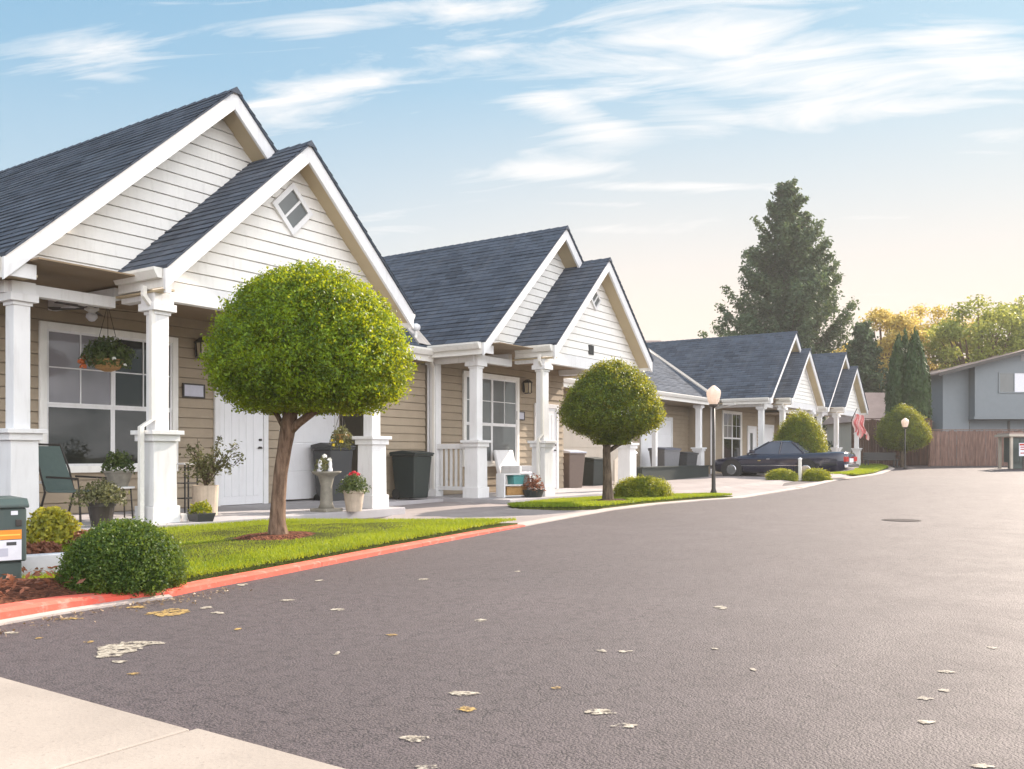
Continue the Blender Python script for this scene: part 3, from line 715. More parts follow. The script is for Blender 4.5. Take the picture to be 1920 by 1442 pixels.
def house(x0, y0, z0, label, wv, conn=None, left_conn=True, dvp=0, zs_=1, rail=False, vent=1, seed=0, garages=(), walls=(), back=21.0, doorglass=False, win=('gblind', 'gdark', 'gdark')):
    OFF = (8.4, 11, 0); mk = lambda: MB(OFF); VP, VPS = VP0+dvp, VPS0+dvp
    root = thing('bungalow', label, 'house', (x0+8.4, y0+11, .13+z0), 0, 'grey roofed bungalows along the street')
    tl, tr = (RX-3.25, EV), (RX+3.25, EV); rd = (RX, RZ)
    pl, pr = (PX-2.42, PZ-2.42*SL-.02), (PX+2.36, PZ-2.36*SL-.02); pd = (PX, PZ)
    # main roof
    m_ = mk(); slope(m_, tl, rd, VM-.085, back, seed=seed+1); slope(m_, tr, rd, VM-.085, back, seed=seed+2)
    for (a, b) in ((tl, rd), (tr, rd)):        # roof deck edge seen from the front and below
        P = [(a[0], a[1]+.005), (b[0], b[1]+.005), (b[0], b[1]-.03), (a[0], a[1]-.03)]
        if a[0] > b[0]: P = P[::-1]
        m_.prism(P, lambda p: (p[0], VM-.08, p[1]), lambda p: (p[0], back, p[1]))
    rf = m_.build('roof', 'shingle', root)
    c_ = mk(); nseg = int((back-VM)/.24)
    for i in range(nseg):
        y_ = VM-.09+i*.24
        c_.add([(RX-.11, y_, RZ-.075), (RX, y_, RZ+.026), (RX+.11, y_, RZ-.075), (RX-.11, y_+.25, RZ-.09), (RX, y_+.25, RZ+.012), (RX+.11, y_+.25, RZ-.09)], [(0, 1, 4, 3), (1, 2, 5, 4), (0, 2, 1)])
    c_.build('ridge_cap', 'shingle', rf)
    # porch gable roof
    m_ = mk(); slope(m_, pl, pd, VP-.085, VMS+.0, seed=seed+3); slope(m_, pr, pd, VP-.085, 12.2, seed=seed+4)
    for (a, b, ye) in ((pl, pd, VMS), (pr, pd, 12.2)):
        P = [(a[0], a[1]+.005), (b[0], b[1]+.005), (b[0], b[1]-.03), (a[0], a[1]-.03)]
        if a[0] > b[0]: P = P[::-1]
        m_.prism(P, lambda p: (p[0], VP-.08, p[1]), lambda p: (p[0], ye, p[1]))
    for i in range(6):
        y_ = VP-.09+i*.24
        m_.add([(PX-.10, y_, PZ-.068), (PX, y_, PZ+.026), (PX+.10, y_, PZ-.068), (PX-.10, y_+.25, PZ-.08), (PX, y_+.25, PZ+.012), (PX+.10, y_+.25, PZ-.08)], [(0, 1, 4, 3), (1, 2, 5, 4), (0, 2, 1)])
    m_.build('porch_roof', 'shingle', root)
    # rake boards and soffits
    for a, b, y_, t_ in ((tl, rd, VM, 0), (tr, rd, VM, 0), (pl, pd, VP, 0), (pr, pd, VP, 0)):
        m_ = mk(); rake(m_, a, b, y_); m_.build('bargeboard', 'white', root, bevel=.004)
    m_ = mk(); soffit(m_, (tl[0]+.02, tl[1]), rd, VM+.002, VMS+.0); soffit(m_, (tr[0]-.02, tr[1]), rd, VM+.002, VMS)
    soffit(m_, (pl[0]+.02, pl[1]), pd, VP+.002, VPS); soffit(m_, (pr[0]-.02, pr[1]), pd, VP+.002, VPS)
    m_.box(tl[0]+.03, 5.62, VM+.01, back, EV-.20, EV-.175); m_.box(11.3, tr[0]-.03, VMS, back, EV-.20, EV-.175)
    m_.box(pl[0]+.03, 7.0, VP+.01, VMS, EV-.23, EV-.205)
    m_.build('soffit', 'soffit', root)
    for q in ((pl[0]+.035, 6.95, VP+.003, VP+.04, EV-.26, EV-.06), (tl[0]+.035, 5.60, VM+.003, VM+.04, EV-.23, EV-.06)):
        mk().box(*q).build('eave_return', 'white', root)
    # gable siding
    zin = lambda x, rx, rz: rz-.13-abs(x-rx)*SL
    m_ = mk(); laps(m_, lambda z_: RX-(RZ-.14-z_)/SL, lambda z_: RX+(RZ-.14-z_)/SL, EV-.02, RZ-.16, VMS)
    m_.quad((RX-3.1, VMS+.03, EV-.02), (RX+3.1, VMS+.03, EV-.02), (RX, VMS+.03, RZ-.14), (RX, VMS+.03, RZ-.14))
    m_.build('gable_siding', 'cream', root)
    m_ = mk(); zs = 3.16; laps(m_, lambda z_: PX-(PZ-.16-z_)/SL, lambda z_: PX+(PZ-.16-z_)/SL, zs, PZ-.18, VPS)
    gs = m_.build('gable_siding', 'cream', root)
    m_ = mk(); m_.box(PX-2.36, PX+2.30, VPS-.03, VPS+.10, 2.90, zs-.002); m_.build('frieze', 'white', root, bevel=.004)
    # diamond attic vent
    if vent:
        cz, cx, q = 4.58, PX-.02, (.40 if vent == 1 else .26)
        v_ = mk(); ring = [(0, -q), (q, 0), (0, q), (-q, 0)]; inn = [(a*.74, b*.74) for a, b in ring]
        for i in range(4):
            a, b, c, d = ring[i], ring[(i+1) % 4], inn[(i+1) % 4], inn[i]
            v_.prism([a, b, c, d], lambda p: (cx+p[0], VPS-.06, cz+p[1]), lambda p: (cx+p[0], VPS-.005, cz+p[1]))
        i2 = q*.74/2
        v_.prism([(-i2-.012, -i2+.012), (-i2+.012, -i2-.012), (i2+.012, i2-.012), (i2-.012, i2+.012)], lambda p: (cx+p[0], VPS-.05, cz+p[1]), lambda p: (cx+p[0], VPS-.02, cz+p[1]))
        vo = v_.build('attic_window', 'white', root)
        g_ = mk(); g_.prism(inn, lambda p: (cx+p[0], VPS-.036, cz+p[1]), lambda p: (cx+p[0], VPS-.024, cz+p[1])); g_.build('pane', 'ggrey', vo)
    if vent == 2:
        v_ = mk(); v_.box(PX-.32, PX-.10, VPS-.04, VPS-.0, 3.26, 3.48); v_.build('vent', 'black', root)
    # eaves: fascia + gutters + downspouts
    yend = (12.55 if left_conn else back)
    g_ = mk(); gutter(g_, tl[0]-.0, VM+.03, yend, EV-.0, -1); g_.box(tl[0]+.005, tl[0]+.03, VM+.01, yend, EV-.26, EV-.03)
    g_.build('gutter', 'gutter', root)
    g_ = mk(); gutter(g_, pl[0], VP+.02, VM+.25, pl[1], -1); g_.box(pl[0]+.005, pl[0]+.03, VP+.01, VM+.3, pl[1]-.26, pl[1]-.03); g_.build('gutter', 'gutter', root)
    g_ = mk(); gutter(g_, pr[0], VP+.02, 12.0, pr[1], 1); g_.box(pr[0]-.03, pr[0]-.005, VP+.01, 12.0, pr[1]-.26, pr[1]-.03); g_.build('gutter', 'gutter', root)
    dx = pl[0]
    downspout(root, mk, [(dx-.06, VPS-.02, EV-.16), (dx-.06, VPS-.02, EV-.28), (dx+.06, VPS-.02, 2.78), (dx+.06, VPS-.02, 1.34), (dx-.10, VPS-.02, 1.24), (dx-.10, VPS-.02, .05), (dx-.16, VPS-.1, .02)])
    if left_conn: downspout(root, mk, [(tl[0]-.06, 12.0, EV-.16), (tl[0]-.06, 12.0, EV-.25), (5.58, wv-.18, 2.78), (5.58, wv-.18, .1)], .035)
    # beams
    for q in ((5.42, 6.86, VMS, VMS+.13, 2.84, 2.985), (5.5, 5.62, VMS+.13, wv, 2.84, 2.985), (6.93, 7.06, VPS+.10, VMS-.02, 2.90, 3.05), (6.93, 7.06, VMS+.14, wv-.03, 2.99, 3.14), (11.05, 11.18, VPS+.10, wv, 3.02, 3.165)):
        mk().box(*q).build('beam', 'white', root, bevel=.004)
    # porch: floor, ceiling, walls
    f_ = mk(); f_.box(5.25, 11.5, 10.0, wv+.6, -.14, 0); f_.build('porch_floor', 'porch', root, bevel=.01)
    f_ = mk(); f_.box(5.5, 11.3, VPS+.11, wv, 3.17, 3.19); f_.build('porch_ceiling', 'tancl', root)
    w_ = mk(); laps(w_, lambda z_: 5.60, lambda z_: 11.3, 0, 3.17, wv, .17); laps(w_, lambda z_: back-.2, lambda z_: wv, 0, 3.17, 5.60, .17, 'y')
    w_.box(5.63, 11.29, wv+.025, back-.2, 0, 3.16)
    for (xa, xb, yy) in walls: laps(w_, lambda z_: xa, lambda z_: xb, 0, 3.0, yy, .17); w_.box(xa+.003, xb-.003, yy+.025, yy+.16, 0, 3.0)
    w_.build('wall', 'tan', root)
    w_ = mk(); w_.box(5.57, 5.68, wv-.03, wv+.0, 0, 3.16); w_.build('corner_board', 'white', root)
    window(root, mk, 6.90, 8.98, .72, 2.72, wv-.02, True, *win)
    door(root, mk, 9.92, 10.86, wv-.02, glass_=doorglass)
    for cx, cy in ((5.62, VMS+.07), (7.02, VPS+.06), (11.06, VPS+.06)): column(root, mk, cx, cy)
    if rail:
        p_ = mk(); p_.cbox((5.66, wv-.16), .17, .17, .12, 2.85); p_.cbox((5.66, wv-.16), .24, .24, 0, .12); p_.cbox((5.66, wv-.16), .21, .21, .12, .16); p_.build('post', 'white', root, bevel=.005)
        r_ = mk(); ya, yb = VMS+.28, wv-.25; r_.box(5.60, 5.70, ya, yb, 1.02, 1.13); r_.box(5.62, 5.69, ya, yb, .14, .22)
        k = 6
        for i in range(k):
            yy = ya+(yb-ya)*(i+.6)/(k+.2); r_.cbox((5.655, yy), .035, .05, .22, 1.02)
        r_.build('railing', 'white', root, bevel=.003)
    for (xa, xb, yy, mt) in garages: garage(root, mk, xa, xb, yy, mt)
    # lower roof to the neighbour
    if conn:
        xa, xb, ye, yr, wvv, posts = conn; S2 = .58; zr = EV-.05+S2*(yr-ye)
        m_ = mk(); slope(m_, (ye, EV-.05), (yr, zr), xa, xb, 'x', seed=seed+7); slope(m_, (2*yr-ye, EV-.05), (yr, zr), xa, xb, 'x', seed=seed+8)
        m_.prism([(ye, EV-.05), (yr, zr), (yr, zr-.05), (ye, EV-.10)], lambda p: (xa, p[0], p[1]), lambda p: (xb, p[0], p[1]))
        m_.build('side_roof', 'shingle', root)
        g_ = mk(); gutter(g_, ye, xa, min(xb, xb-2.3), EV-.06, -1, 'x'); g_.box(xa, xb-2.3, ye+.005, ye+.03, EV-.34, EV-.08); g_.build('gutter', 'gutter', root)
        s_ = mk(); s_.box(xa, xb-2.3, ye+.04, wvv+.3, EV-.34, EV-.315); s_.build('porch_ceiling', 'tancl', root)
        xt, P0 = xb-2.35, None
        # valley flashing where this roof runs into the next house
        pts = []
        for k in range(13):
            s = -.02+2.55*k/12; pts.append((conn_tip(xb)+s/SL, ye+(s+.05)/S2, EV+s))
        m_ = mk()
        for a, b in zip(pts, pts[1:]):
            u = Vector((0, -.10, 0)); v_ = Vector((-.30, 0, 0)); h1 = Vector((-.02, 0, .03)); h2 = Vector((0, -.02, .045))
            A, B = Vector(a), Vector(b); mid = Vector((-.02, -.02, .03))
            m_.quad(A+v_+h2, B+v_+h2, B+mid, A+mid); m_.quad(A+mid, B+mid, B+u+h1, A+u+h1)
            m_.quad(A+v_+h2, A+v_, B+v_, B+v_+h2)
        m_.build('valley_flashing', 'flash', root)
        for i, (a, b, big) in enumerate(posts):
            if big: column(root, mk, a, b)
            else: p_ = mk(); p_.cbox((a, b), .15, .15, 0, EV-.34); p_.cbox((a, b), .22, .22, 0, .14); p_.build('post', 'white', root, bevel=.004)
        f_ = mk(); f_.box(11.5, xb-1.6, ye-.3, wvv+.3, -.14, -.02); f_.build('carport_floor', 'porch', root)
        pc = AY(780, 614, 12.35); zz_ = EV-.05+S2*(12.35-12.0)
        if rail is False and not dvp:
            v_ = mk(); v_.lathe([(.035, -.1), (.035, pc.z-.13-zz_)], (pc.x-x0, 12.35-y0, zz_), 10); pv = v_.build('vent_pipe', 'gutter', root)
            v_ = mk(); v_.lathe([(.02, -.09), (.085, -.05), (.10, 0), (.085, .05), (.03, .085)], (pc.x-x0, 12.35-y0, pc.z-.13), 12); v_.build('cap', 'white', pv, True)
    root.scale.z = zs_
    return root
def conn_tip(xb): return CONN_TIP[0]
CONN_TIP = [0]
HX = (0, 9.4, 28.8, 37.6)
CONN_TIP[0] = RX-3.25+HX[1]
house(0, 0, 0, 'nearest grey roofed bungalow at the left edge with the largest gables', 12.9, conn=(11.2, 17.0, 12.0, 16.5, 13.5, []), left_conn=False, seed=10,
      garages=[(11.45, 13.25, 13.5, 'doorw')], walls=[(13.45, 14.95, 12.45), (11.3, 13.45, 13.52)])
CONN_TIP[0] = RX-3.25+HX[2]-HX[1]
house(HX[1], 0, 0, 'grey roofed bungalow with a white railed porch behind the second clipped round tree', 12.4, conn=(11.2, 27.2, 13.2, 17.5, 14.8, [(19.3, 13.45, 0), (23.4, 13.5, 1)]), rail=True, vent=2, seed=30,
      garages=[(12.6, 17.6, 13.9, 'beige'), (20.6, 23.2, 14.6, 'doorw')], walls=[(11.3, 18.2, 13.92), (18.2, 25.0, 14.62)], win=('ggrey', 'ggrey', 'ggrey'))
CONN_TIP[0] = RX-3.25+HX[3]-HX[2]
house(HX[2], .45, .06, 'grey roofed bungalow behind the dark parked car', 13.2, dvp=.36, zs_=.965, conn=(11.2, 16.6, 12.0, 16.5, 13.4, []), vent=0, seed=50, garages=[(11.6, 14.0, 13.4, 'doorw')], walls=[(11.3, 14.6, 13.42)], doorglass=True)
house(HX[3], .6, .14, 'farthest grey roofed bungalow with the flag hanging on its porch', 13.0, dvp=.34, zs_=.95, vent=0, seed=70, win=('gdark', 'gdark', 'gdark'))

# ------------------------------------------------------------------ plants
def table(prof, n_=200):
    us = np.linspace(0, 1, n_); rs = np.array([prof(u) for u in us]); return us, rs
def shell(prof, H, Rx, Ry, count, depth=.25, nz=.06, nf=2.2, seed=0, tuft=0, tsz=.03):
    """points and outward normals through the outer layer of a rounded crown; prof(u) = relative radius at relative height"""
    us, rs = table(prof); r_ = np.random.default_rng(seed)
    dr = np.gradient(rs, us)*Rx; wgt = (rs+.06)*np.sqrt(H*H+dr*dr); cdf = np.cumsum(wgt); cdf /= cdf[-1]
    u = np.interp(r_.random(count), cdf, us); th = r_.random(count)*2*np.pi
    rr = np.interp(u, us, rs); sl = np.interp(u, us, np.gradient(rs, us))
    k = 1-depth*r_.random(count)**1.6
    bump = np.array([mnoise.noise(Vector((math.cos(a)*nf, math.sin(a)*nf, b*nf+seed)))+.6*mnoise.noise(Vector((math.cos(a)*nf*3, math.sin(a)*nf*3, b*nf*3+seed))) for a, b in zip(th, u)])
    k = k*(1+nz*bump)
    if tuft:                                # leaves gathered in small tufts with gaps between
        g_ = max(1, tuft); ci = np.arange(count)//g_*g_; off = r_.normal(0, tsz, (count, 3)); u = u[ci]; th = th[ci]; rr = rr[ci]; sl = sl[ci]; bump = bump[ci]
        k = 1-depth*r_.random(count)[ci]**1.3; k = k*(1+nz*bump)
    uc = .42
    P = np.stack([np.cos(th)*rr*k*Rx, np.sin(th)*rr*k*Ry, ((u-uc)*k+uc)*H], 1)
    N = np.stack([np.cos(th)/Rx*H, np.sin(th)/Ry*H, -sl], 1); N /= np.linalg.norm(N, axis=1, keepdims=True)+1e-9
    if tuft:
        P = P+off; N = N*.7+off/tsz*.55; N /= np.linalg.norm(N, axis=1, keepdims=True)+1e-9
    return P, N, bump
dome = lambda u: (1-((u-.36)/.64)**2.1)**.60*(1 if u > .36 else 0) if u > .36 else (1-((.36-u)/.36)**2.6)**.55
def safe(f): return lambda u: max(0.02, (lambda v: v.real if isinstance(v, complex) else v)(f(min(.999, max(.001, u)))))
dome = safe(lambda u: (1-max(0, (u-.31)/.69)**1.6)**.70 if u > .31 else (1-((.31-u)/.31)**2.6)**.5)
mound = safe(lambda u: (1-u**2.3)**.52)
def clump_var(P, f=2.0, amp=.35, seed=0):
    q = np.array([mnoise.noise(Vector((p[0]*f, p[1]*f, p[2]*f+seed))) for p in P])
    return nrng.beta(1.6, 2.4, len(P))+amp*q

def tabled(pts):
    xs_, ys_ = zip(*pts)
    def f(u):                               # smooth (monotone cubic-ish) read of a measured outline
        for i in range(len(xs_)-1):
            if u <= xs_[i+1]:
                t_ = (u-xs_[i])/(xs_[i+1]-xs_[i]); a, b = ys_[i], ys_[i+1]
                m0 = (ys_[i+1]-ys_[max(i-1, 0)])/(xs_[i+1]-xs_[max(i-1, 0)]+1e-9)*(xs_[i+1]-xs_[i]); j = min(i+2, len(xs_)-1)
                m1 = (ys_[j]-ys_[i])/(xs_[j]-xs_[i]+1e-9)*(xs_[i+1]-xs_[i])
                return max(.02, (2*t_**3-3*t_**2+1)*a+(t_**3-2*t_**2+t_)*m0+(-2*t_**3+3*t_**2)*b+(t_**3-t_**2)*m1)
        return max(.02, ys_[-1])
    return f
PR1 = tabled([(0, .40), (.02, .60), (.06, .79), (.10, .88), (.18, .95), (.29, 1.0), (.42, .97), (.57, .89), (.68, .80), (.78, .69), (.88, .51), (.95, .31), (.985, .15), (1, .03)])
PR2 = tabled([(0, .12), (.025, .26), (.08, .50), (.156, .78), (.23, .95), (.31, 1.0), (.40, .985), (.525, .92), (.675, .79), (.82, .56), (.91, .36), (.97, .18), (1, .03)])
def topiary(base, label, crown_off, Rx, zc0, zc1, trunk, count, lsize, mat, seed, prof, grp='clipped round trees along the kerb'):
    o = thing('topiary_tree', label, 'tree', base, 0, grp)
    H = zc1-zc0
    P, N, b = shell(prof, H, Rx, Rx*.98, count, .30, .06, 3.2, seed, 14, lsize*.95)
    # straggling shoots under the crown
    k = int(count*.03); a = nrng.random(k)*6.283; rr = Rx*prof(.05)*(.15+.85*nrng.random(k))
    P2 = np.stack([np.cos(a)*rr, np.sin(a)*rr, .02*H-nrng.random(k)*.09], 1)
    P = np.concatenate([P, P2]); N = np.concatenate([N, np.tile([0, 0, -1.0], (k, 1))])
    c = leaves('crown', mat, P, N, lsize, .6, .7, o, clump_var(P, 5.0, .45, seed)); c.location = (crown_off[0], crown_off[1], zc0)
    for nm, pts, rad in trunk: MB().tube(pts, rad, 12).build(nm, 'bark' if seed % 2 else 'bark2', o, True)
    return o
rv = Vector((SA, -CA, 0)); fv = Vector((CA, SA, 0))
b1 = G(520, 1004, .13); k1 = .0060                       # metres per photo pixel at the first tree
def tp(px, py, dd=0): return Vector(((px-520)*k1*rv.x+dd*fv.x, (px-520)*k1*rv.y+dd*fv.y, (1004-py)*k1))
topiary((b1.x, b1.y, .13), 'largest clipped round tree with a curved brown trunk on the near lawn', tp(581, 0)*1.0*Vector((1, 1, 0)) if False else (tp(581, 0).x, tp(581, 0).y), 1.10, 1.40, 2.94,
        [('trunk', [tp(521, 1016), tp(521, 1000), tp(520, 980), tp(522, 940), tp(526, 890), tp(534, 840), tp(541, 800), tp(548, 760), tp(560, 700)], [.14, .112, .09, .078, .075, .077, .086, .065, .04]),
         ('branch', [tp(541, 815), tp(560, 800, -.05), tp(590, 780, -.1), tp(625, 745, -.1), tp(660, 690)], [.055, .045, .038, .03, .015]),
         ('branch', [tp(538, 822), tp(529, 806, .05), tp(520, 792, .1), tp(500, 760, .15), tp(470, 700, .1)], [.04, .03, .028, .025, .012]),
         ('branch', [tp(545, 790), tp(552, 760, .2), tp(560, 700, .5)], [.045, .04, .02])], 140000, .034, 'leaf_topiary', 3, PR1)
b2 = G(1140, 938, .10); k2 = .0103
def tq(px, py, dd=0): return Vector(((px-1140)*k2*rv.x+dd*fv.x, (px-1140)*k2*rv.y+dd*fv.y, (938-py)*k2))
topiary((b2.x, b2.y, .09), 'smaller clipped round tree with a straight dark trunk on the middle lawn', (tq(1148, 0).x, tq(1148, 0).y), 1.04, 1.20, 2.86,
        [('trunk', [tq(1140, 946), tq(1140, 934), tq(1139, 910), tq(1138, 870), tq(1137, 838), tq(1142, 800), tq(1146, 760)], [.17, .125, .10, .085, .08, .06, .03]),
         ('branch', [tq(1138, 842), tq(1160, 828), tq(1190, 812), tq(1220, 780)], [.05, .04, .032, .015]),
         ('branch', [tq(1137, 838), tq(1128, 815, .1), tq(1110, 780, .1)], [.04, .03, .015])], 80000, .042, 'leaf_topiary_cool', 8, PR2)

def bush(name, label, cat, c, Rx, Ry, H, count, lsize, mat, seed, rz=0, prof=mound, depth=.3, nz=.07, sink=.03, grp=None, stem=True):
    o = thing(name, label, cat, (c[0], c[1], c[2]), rz, grp)
    P, N, b = shell(prof, H, Rx, Ry, count, depth, nz, 3.4, seed, 12 if count > 6000 else 0, lsize*1.1)
    l_ = leaves('foliage', mat, P, N, lsize, .55, .95, o, clump_var(P, 5/max(Rx, .3), .5, seed)+.25*b); l_.location.z = -sink
    if stem: MB().tube([(0, 0, -.05), (.02, 0, H*.3), (0, .03, H*.6)], [.06*Rx, .05*Rx, .02*Rx], 7).build('stem', 'bark2', o, True)
    return o
bb = W(231, 1085, 6.35)
bush('boxwood_bush', 'round dark green clipped bush beside the red kerb', 'bush', (bb.x+.045, bb.y+.06, .08), .42, .39, .46, 80000, .020, 'leaf_bush', 5, R(12), safe(lambda u: (1-u**2.6)**.5*(.93+.07*min(1, u*8))))
hb = W(1205, 915, 19.6)
bush('boxwood_hedge', 'long low rounded hedge behind the second clipped tree', 'hedge', (hb.x, hb.y, .06), .66, .45, .47, 40000, .032, 'leaf_hedge', 9, R(-38), safe(lambda u: (1-u**4)**.5))
tb = W(1500, 880, 33.6)
bush('round_shrub', 'tall round yellow green shrub rising behind the dark car', 'shrub', (tb.x, tb.y, gz(tb.x)), .93, .90, 2.52, 42000, .06, 'leaf_topiary_cool', 15, prof=safe(lambda u: (1-max(0, (u-.45)/.55)**2.0)**.6 if u > .45 else .8+.2*u/.45))
for i, (px, wd, lb) in enumerate(((1466, .50, 'low clipped hedge mound left of the white marker post'), (1531, .44, 'low clipped hedge mound right of the white marker post'))):
    c = W(px, 890, 30.2)
    bush('low_hedge', lb, 'hedge', (c.x, c.y, gz(c.x)), wd, .36, .38, 16000, .04, 'leaf_hedge', 20+i, R(-56), safe(lambda u: (1-u**3.5)**.5), grp='low hedge mounds beside the car')
mp_ = W(1500, 888, 30.3)
o = thing('marker_post', 'slim white marker post between two low hedge mounds', 'post', (mp_.x, mp_.y, gz(mp_.x)))
MB().cbox((0, 0), .09, .09, -.02, .74).build('post', 'gutter', o, bevel=.006); MB().frust((0, 0), .12, .03, .74, .79).build('cap', 'white', o)
fb = W(1693, 872, 47)
o = bush('round_shrub', 'broad clipped round tree before the tall cypresses', 'tree', (fb.x, fb.y, gz(fb.x)), 1.33, 1.3, 2.3, 40000, .075, 'leaf_topiary_cool', 31, prof=dome, stem=False)
o.children[0].location.z = .95
for a in (-.28, 0, .25): MB().tube([(a, 0, -.05), (a*.7, .05, .7), (a*1.6, 0, 1.5)], [.10, .08, .05], 7).build('trunk', 'bark2', o, True)
yb = W(96, 975, 8.9)
bush('lime_shrub', 'small lime yellow shrub in the red mulch beside the green cabinet', 'shrub', (yb.x, yb.y, .16), .27, .25, .36, 2600, .05, 'leaf_yellow', 41, depth=.6, nz=.2)
for i, (px, py, d, r_, lb) in enumerate(((160, 1000, 9.0, .20, 'low rusty brown groundcover plant in the mulch bed'), (78, 1030, 7.7, .2, 'dry rusty seedling clump at the front of the mulch bed'))):
    c = W(px, py, d); bush('groundcover_plant', lb, 'plant', (c.x, c.y, .15), r_, r_*.8, .13, 700, .05, 'leaf_rust', 44+i, depth=.8, nz=.3, stem=False)

def conifer(c, label, H, prof, count, lsize, mat, seed, sweep=.55, z0=.06, dens=1.0, bare=.0):
    o = thing('conifer', label, 'tree', c); r_ = random.Random(seed); rn = np.random.default_rng(seed)
    MB().tube([(0, 0, -.3), (.1, 0, H*.3), (0, .1, H*.65), (0, 0, H*.985)], [H*.018, H*.014, H*.008, .02], 9).build('trunk', 'bark2', o, True)
    P, N = [], []; bm_ = MB(); z_ = H*z0; nb = 0
    while z_ < H*.975:
        u = z_/H; Rm = prof(u)
        for k in range(r_.choice((4, 5, 6))):
            a = r_.uniform(0, 6.283); L = Rm*r_.uniform(.60, 1.12); dx, dy = math.cos(a), math.sin(a)
            rise = L*sweep*r_.uniform(.6, 1.3)
            pt = lambda t_: (dx*L*t_, dy*L*t_, z_-.12*L*math.sin(t_*2.4)+rise*t_**2.2)
            if L > .9: bm_.tube([pt(0), pt(.5), pt(.9)], [.02+.012*L, .012+.006*L, .008], 5); nb += 1
            m_ = int(count*dens*L/100)+10
            t_ = rn.random(m_)**.65
            q = np.array([pt(x) for x in t_]); wv = (.10+.11*L*(1.15-t_))[:, None]
            q += rn.normal(0, 1, (m_, 3))*wv*np.array([1, 1, .65]); P.append(q)
            N.append(rn.normal(0, .6, (m_, 3))+np.array([dx*.3, dy*.3, .8]))
        z_ += H*.0175*(1.25-.55*u)
    P = np.concatenate(P); N = np.concatenate(N)
    bm_.build('branches', 'bark2', o)
    leaves('crown', mat, P, N, lsize, .42, .5, o, clump_var(P, .6, .5, seed))
    return o
cb = W(1474, 855, 70); 
def cprof(u):
    pts = [(0, 5.9), (.28, 6.2), (.45, 4.9), (.6, 3.9), (.75, 2.7), (.87, 1.7), (.95, .9), (1, .3)]
    for (a, b), (c, d) in zip(pts, pts[1:]):
        if u <= c: return b+(d-b)*(u-a)/(c-a)
    return .3
conifer((cb.x, cb.y, .2), 'tall dark conifer towering behind the bungalow roofs', 22.6, cprof, 9500, .36, 'leaf_conifer', 4, .6)
eb = W(1618, 855, 63)
conifer((eb.x, eb.y, .3), 'shorter dark evergreen to the right of the tall conifer', 10.3, lambda u: 2.5*(1-u)**.7+.2, 4200, .34, 'leaf_conifer', 14, .4, .03)

def cypress(c, label, H, Rm, seed):
    o = thing('cypress', label, 'tree', c, 0, 'tall narrow cypresses behind the fence')
    MB().tube([(0, 0, -.2), (0, 0, H*.5), (0, 0, H*.9)], [.12, .08, .02], 7).build('trunk', 'bark2', o, True)
    pr = safe(lambda u: (.80+.20*min(1, u/.25)) if u < .5 else (1-((u-.5)/.5)**1.7)**.9)
    P, N, b = shell(pr, H, Rm, Rm, 16000, .5, .12, 2.5, seed)
    P[:, 2] += nrng.normal(0, .12, len(P))
    leaves('crown', 'leaf_cypress', P, N, .42, .22, .45, o, clump_var(P*np.array([3, 3, .5]), 1.0, .5, seed), up=(0, 0, 1))
    return o
for i, (px, py, R_, d, lb) in enumerate(((1684, 627, .62, 51, 'leftmost of the three narrow dark cypresses'), (1697, 624, .50, 51.6, 'middle one of the three narrow dark cypresses, half hidden'), (1716, 618, .78, 50.5, 'rightmost and widest of the three narrow dark cypresses'))):
    c = W(px, 855, d); cypress((c.x, c.y, gz(c.x)), lb, HC+(HZ-py)/F*d-gz(c.x), R_, 60+i)

def broadleaf(c, label, H, Rr, mat, seed, nclump=46, per=230, lsize=.26, low=.32, grp='broad trees beyond the fence'):
    o = thing('broadleaf_tree', label, 'tree', c, 0, grp); r_ = random.Random(seed); rn = np.random.default_rng(seed)
    top = H*.55; lean = r_.uniform(-.4, .4)
    MB().tube([(0, 0, -.2), (lean*.3, 0, H*.18), (lean*.6, .1, H*.36), (lean, 0, top)], [H*.024, H*.018, H*.015, H*.008], 9).build('trunk', 'bark', o, True)
    P, N = [], []; bm_ = MB()
    for i in range(nclump):
        while True:
            x, y, z_ = r_.uniform(-1, 1), r_.uniform(-1, 1), r_.uniform(-1, 1)
            if .35 < x*x+y*y+z_*z_ < 1: break
        zc = H*(low+1)/2; zz = H*(1-low)/2
        q = Vector((lean+x*Rr, y*Rr, zc+z_*zz*.92)); s = Rr*r_.uniform(.17, .30)
        st = Vector((lean*.7, 0, H*r_.uniform(.25, .5))); md = st.lerp(q, .55)+Vector((0, 0, -.05*H*r_.random()))
        bm_.tube([st, md, q], [H*.009, H*.006, H*.002], 5)
        m_ = int(per*r_.uniform(.6, 1.3)); v_ = rn.normal(0, 1, (m_, 3)); v_ /= np.linalg.norm(v_, axis=1, keepdims=True); k = rn.random((m_, 1))**.5*s*np.array([1.15, 1.15, .8])
        P.append(np.array(q)+v_*k); N.append(v_+np.array([0, 0, .5]))
    bm_.build('limbs', 'bark', o)
    P = np.concatenate(P); N = np.concatenate(N)
    leaves('crown', mat, P, N, lsize, .6, .8, o, clump_var(P, .7, .5, seed))
    return o
for i, (px, py, d, Rr, mat, lb) in enumerate((
        (1664, 588, 66, 3.3, 'leaf_gold', 'golden leaved tree left of the cypress tops'),
        (1742, 568, 69, 3.9, 'leaf_gold', 'taller golden leaved tree rising behind the rightmost cypress'),
        (1836, 564, 61, 3.3, 'leaf_green', 'green leaved tree above the left end of the blue grey house roof'),
        (1925, 558, 63, 3.8, 'leaf_green', 'green leaved tree behind the middle of the blue grey house'),
        (2010, 575, 64, 3.3, 'leaf_green', 'green leaved tree beyond the right side of the blue grey house'))):
    c = W(px, 855, d); broadleaf((c.x, c.y, .3), lb, HC+(HZ-py)/F*d, Rr, mat, 80+i, 62, 300, .22, .26)

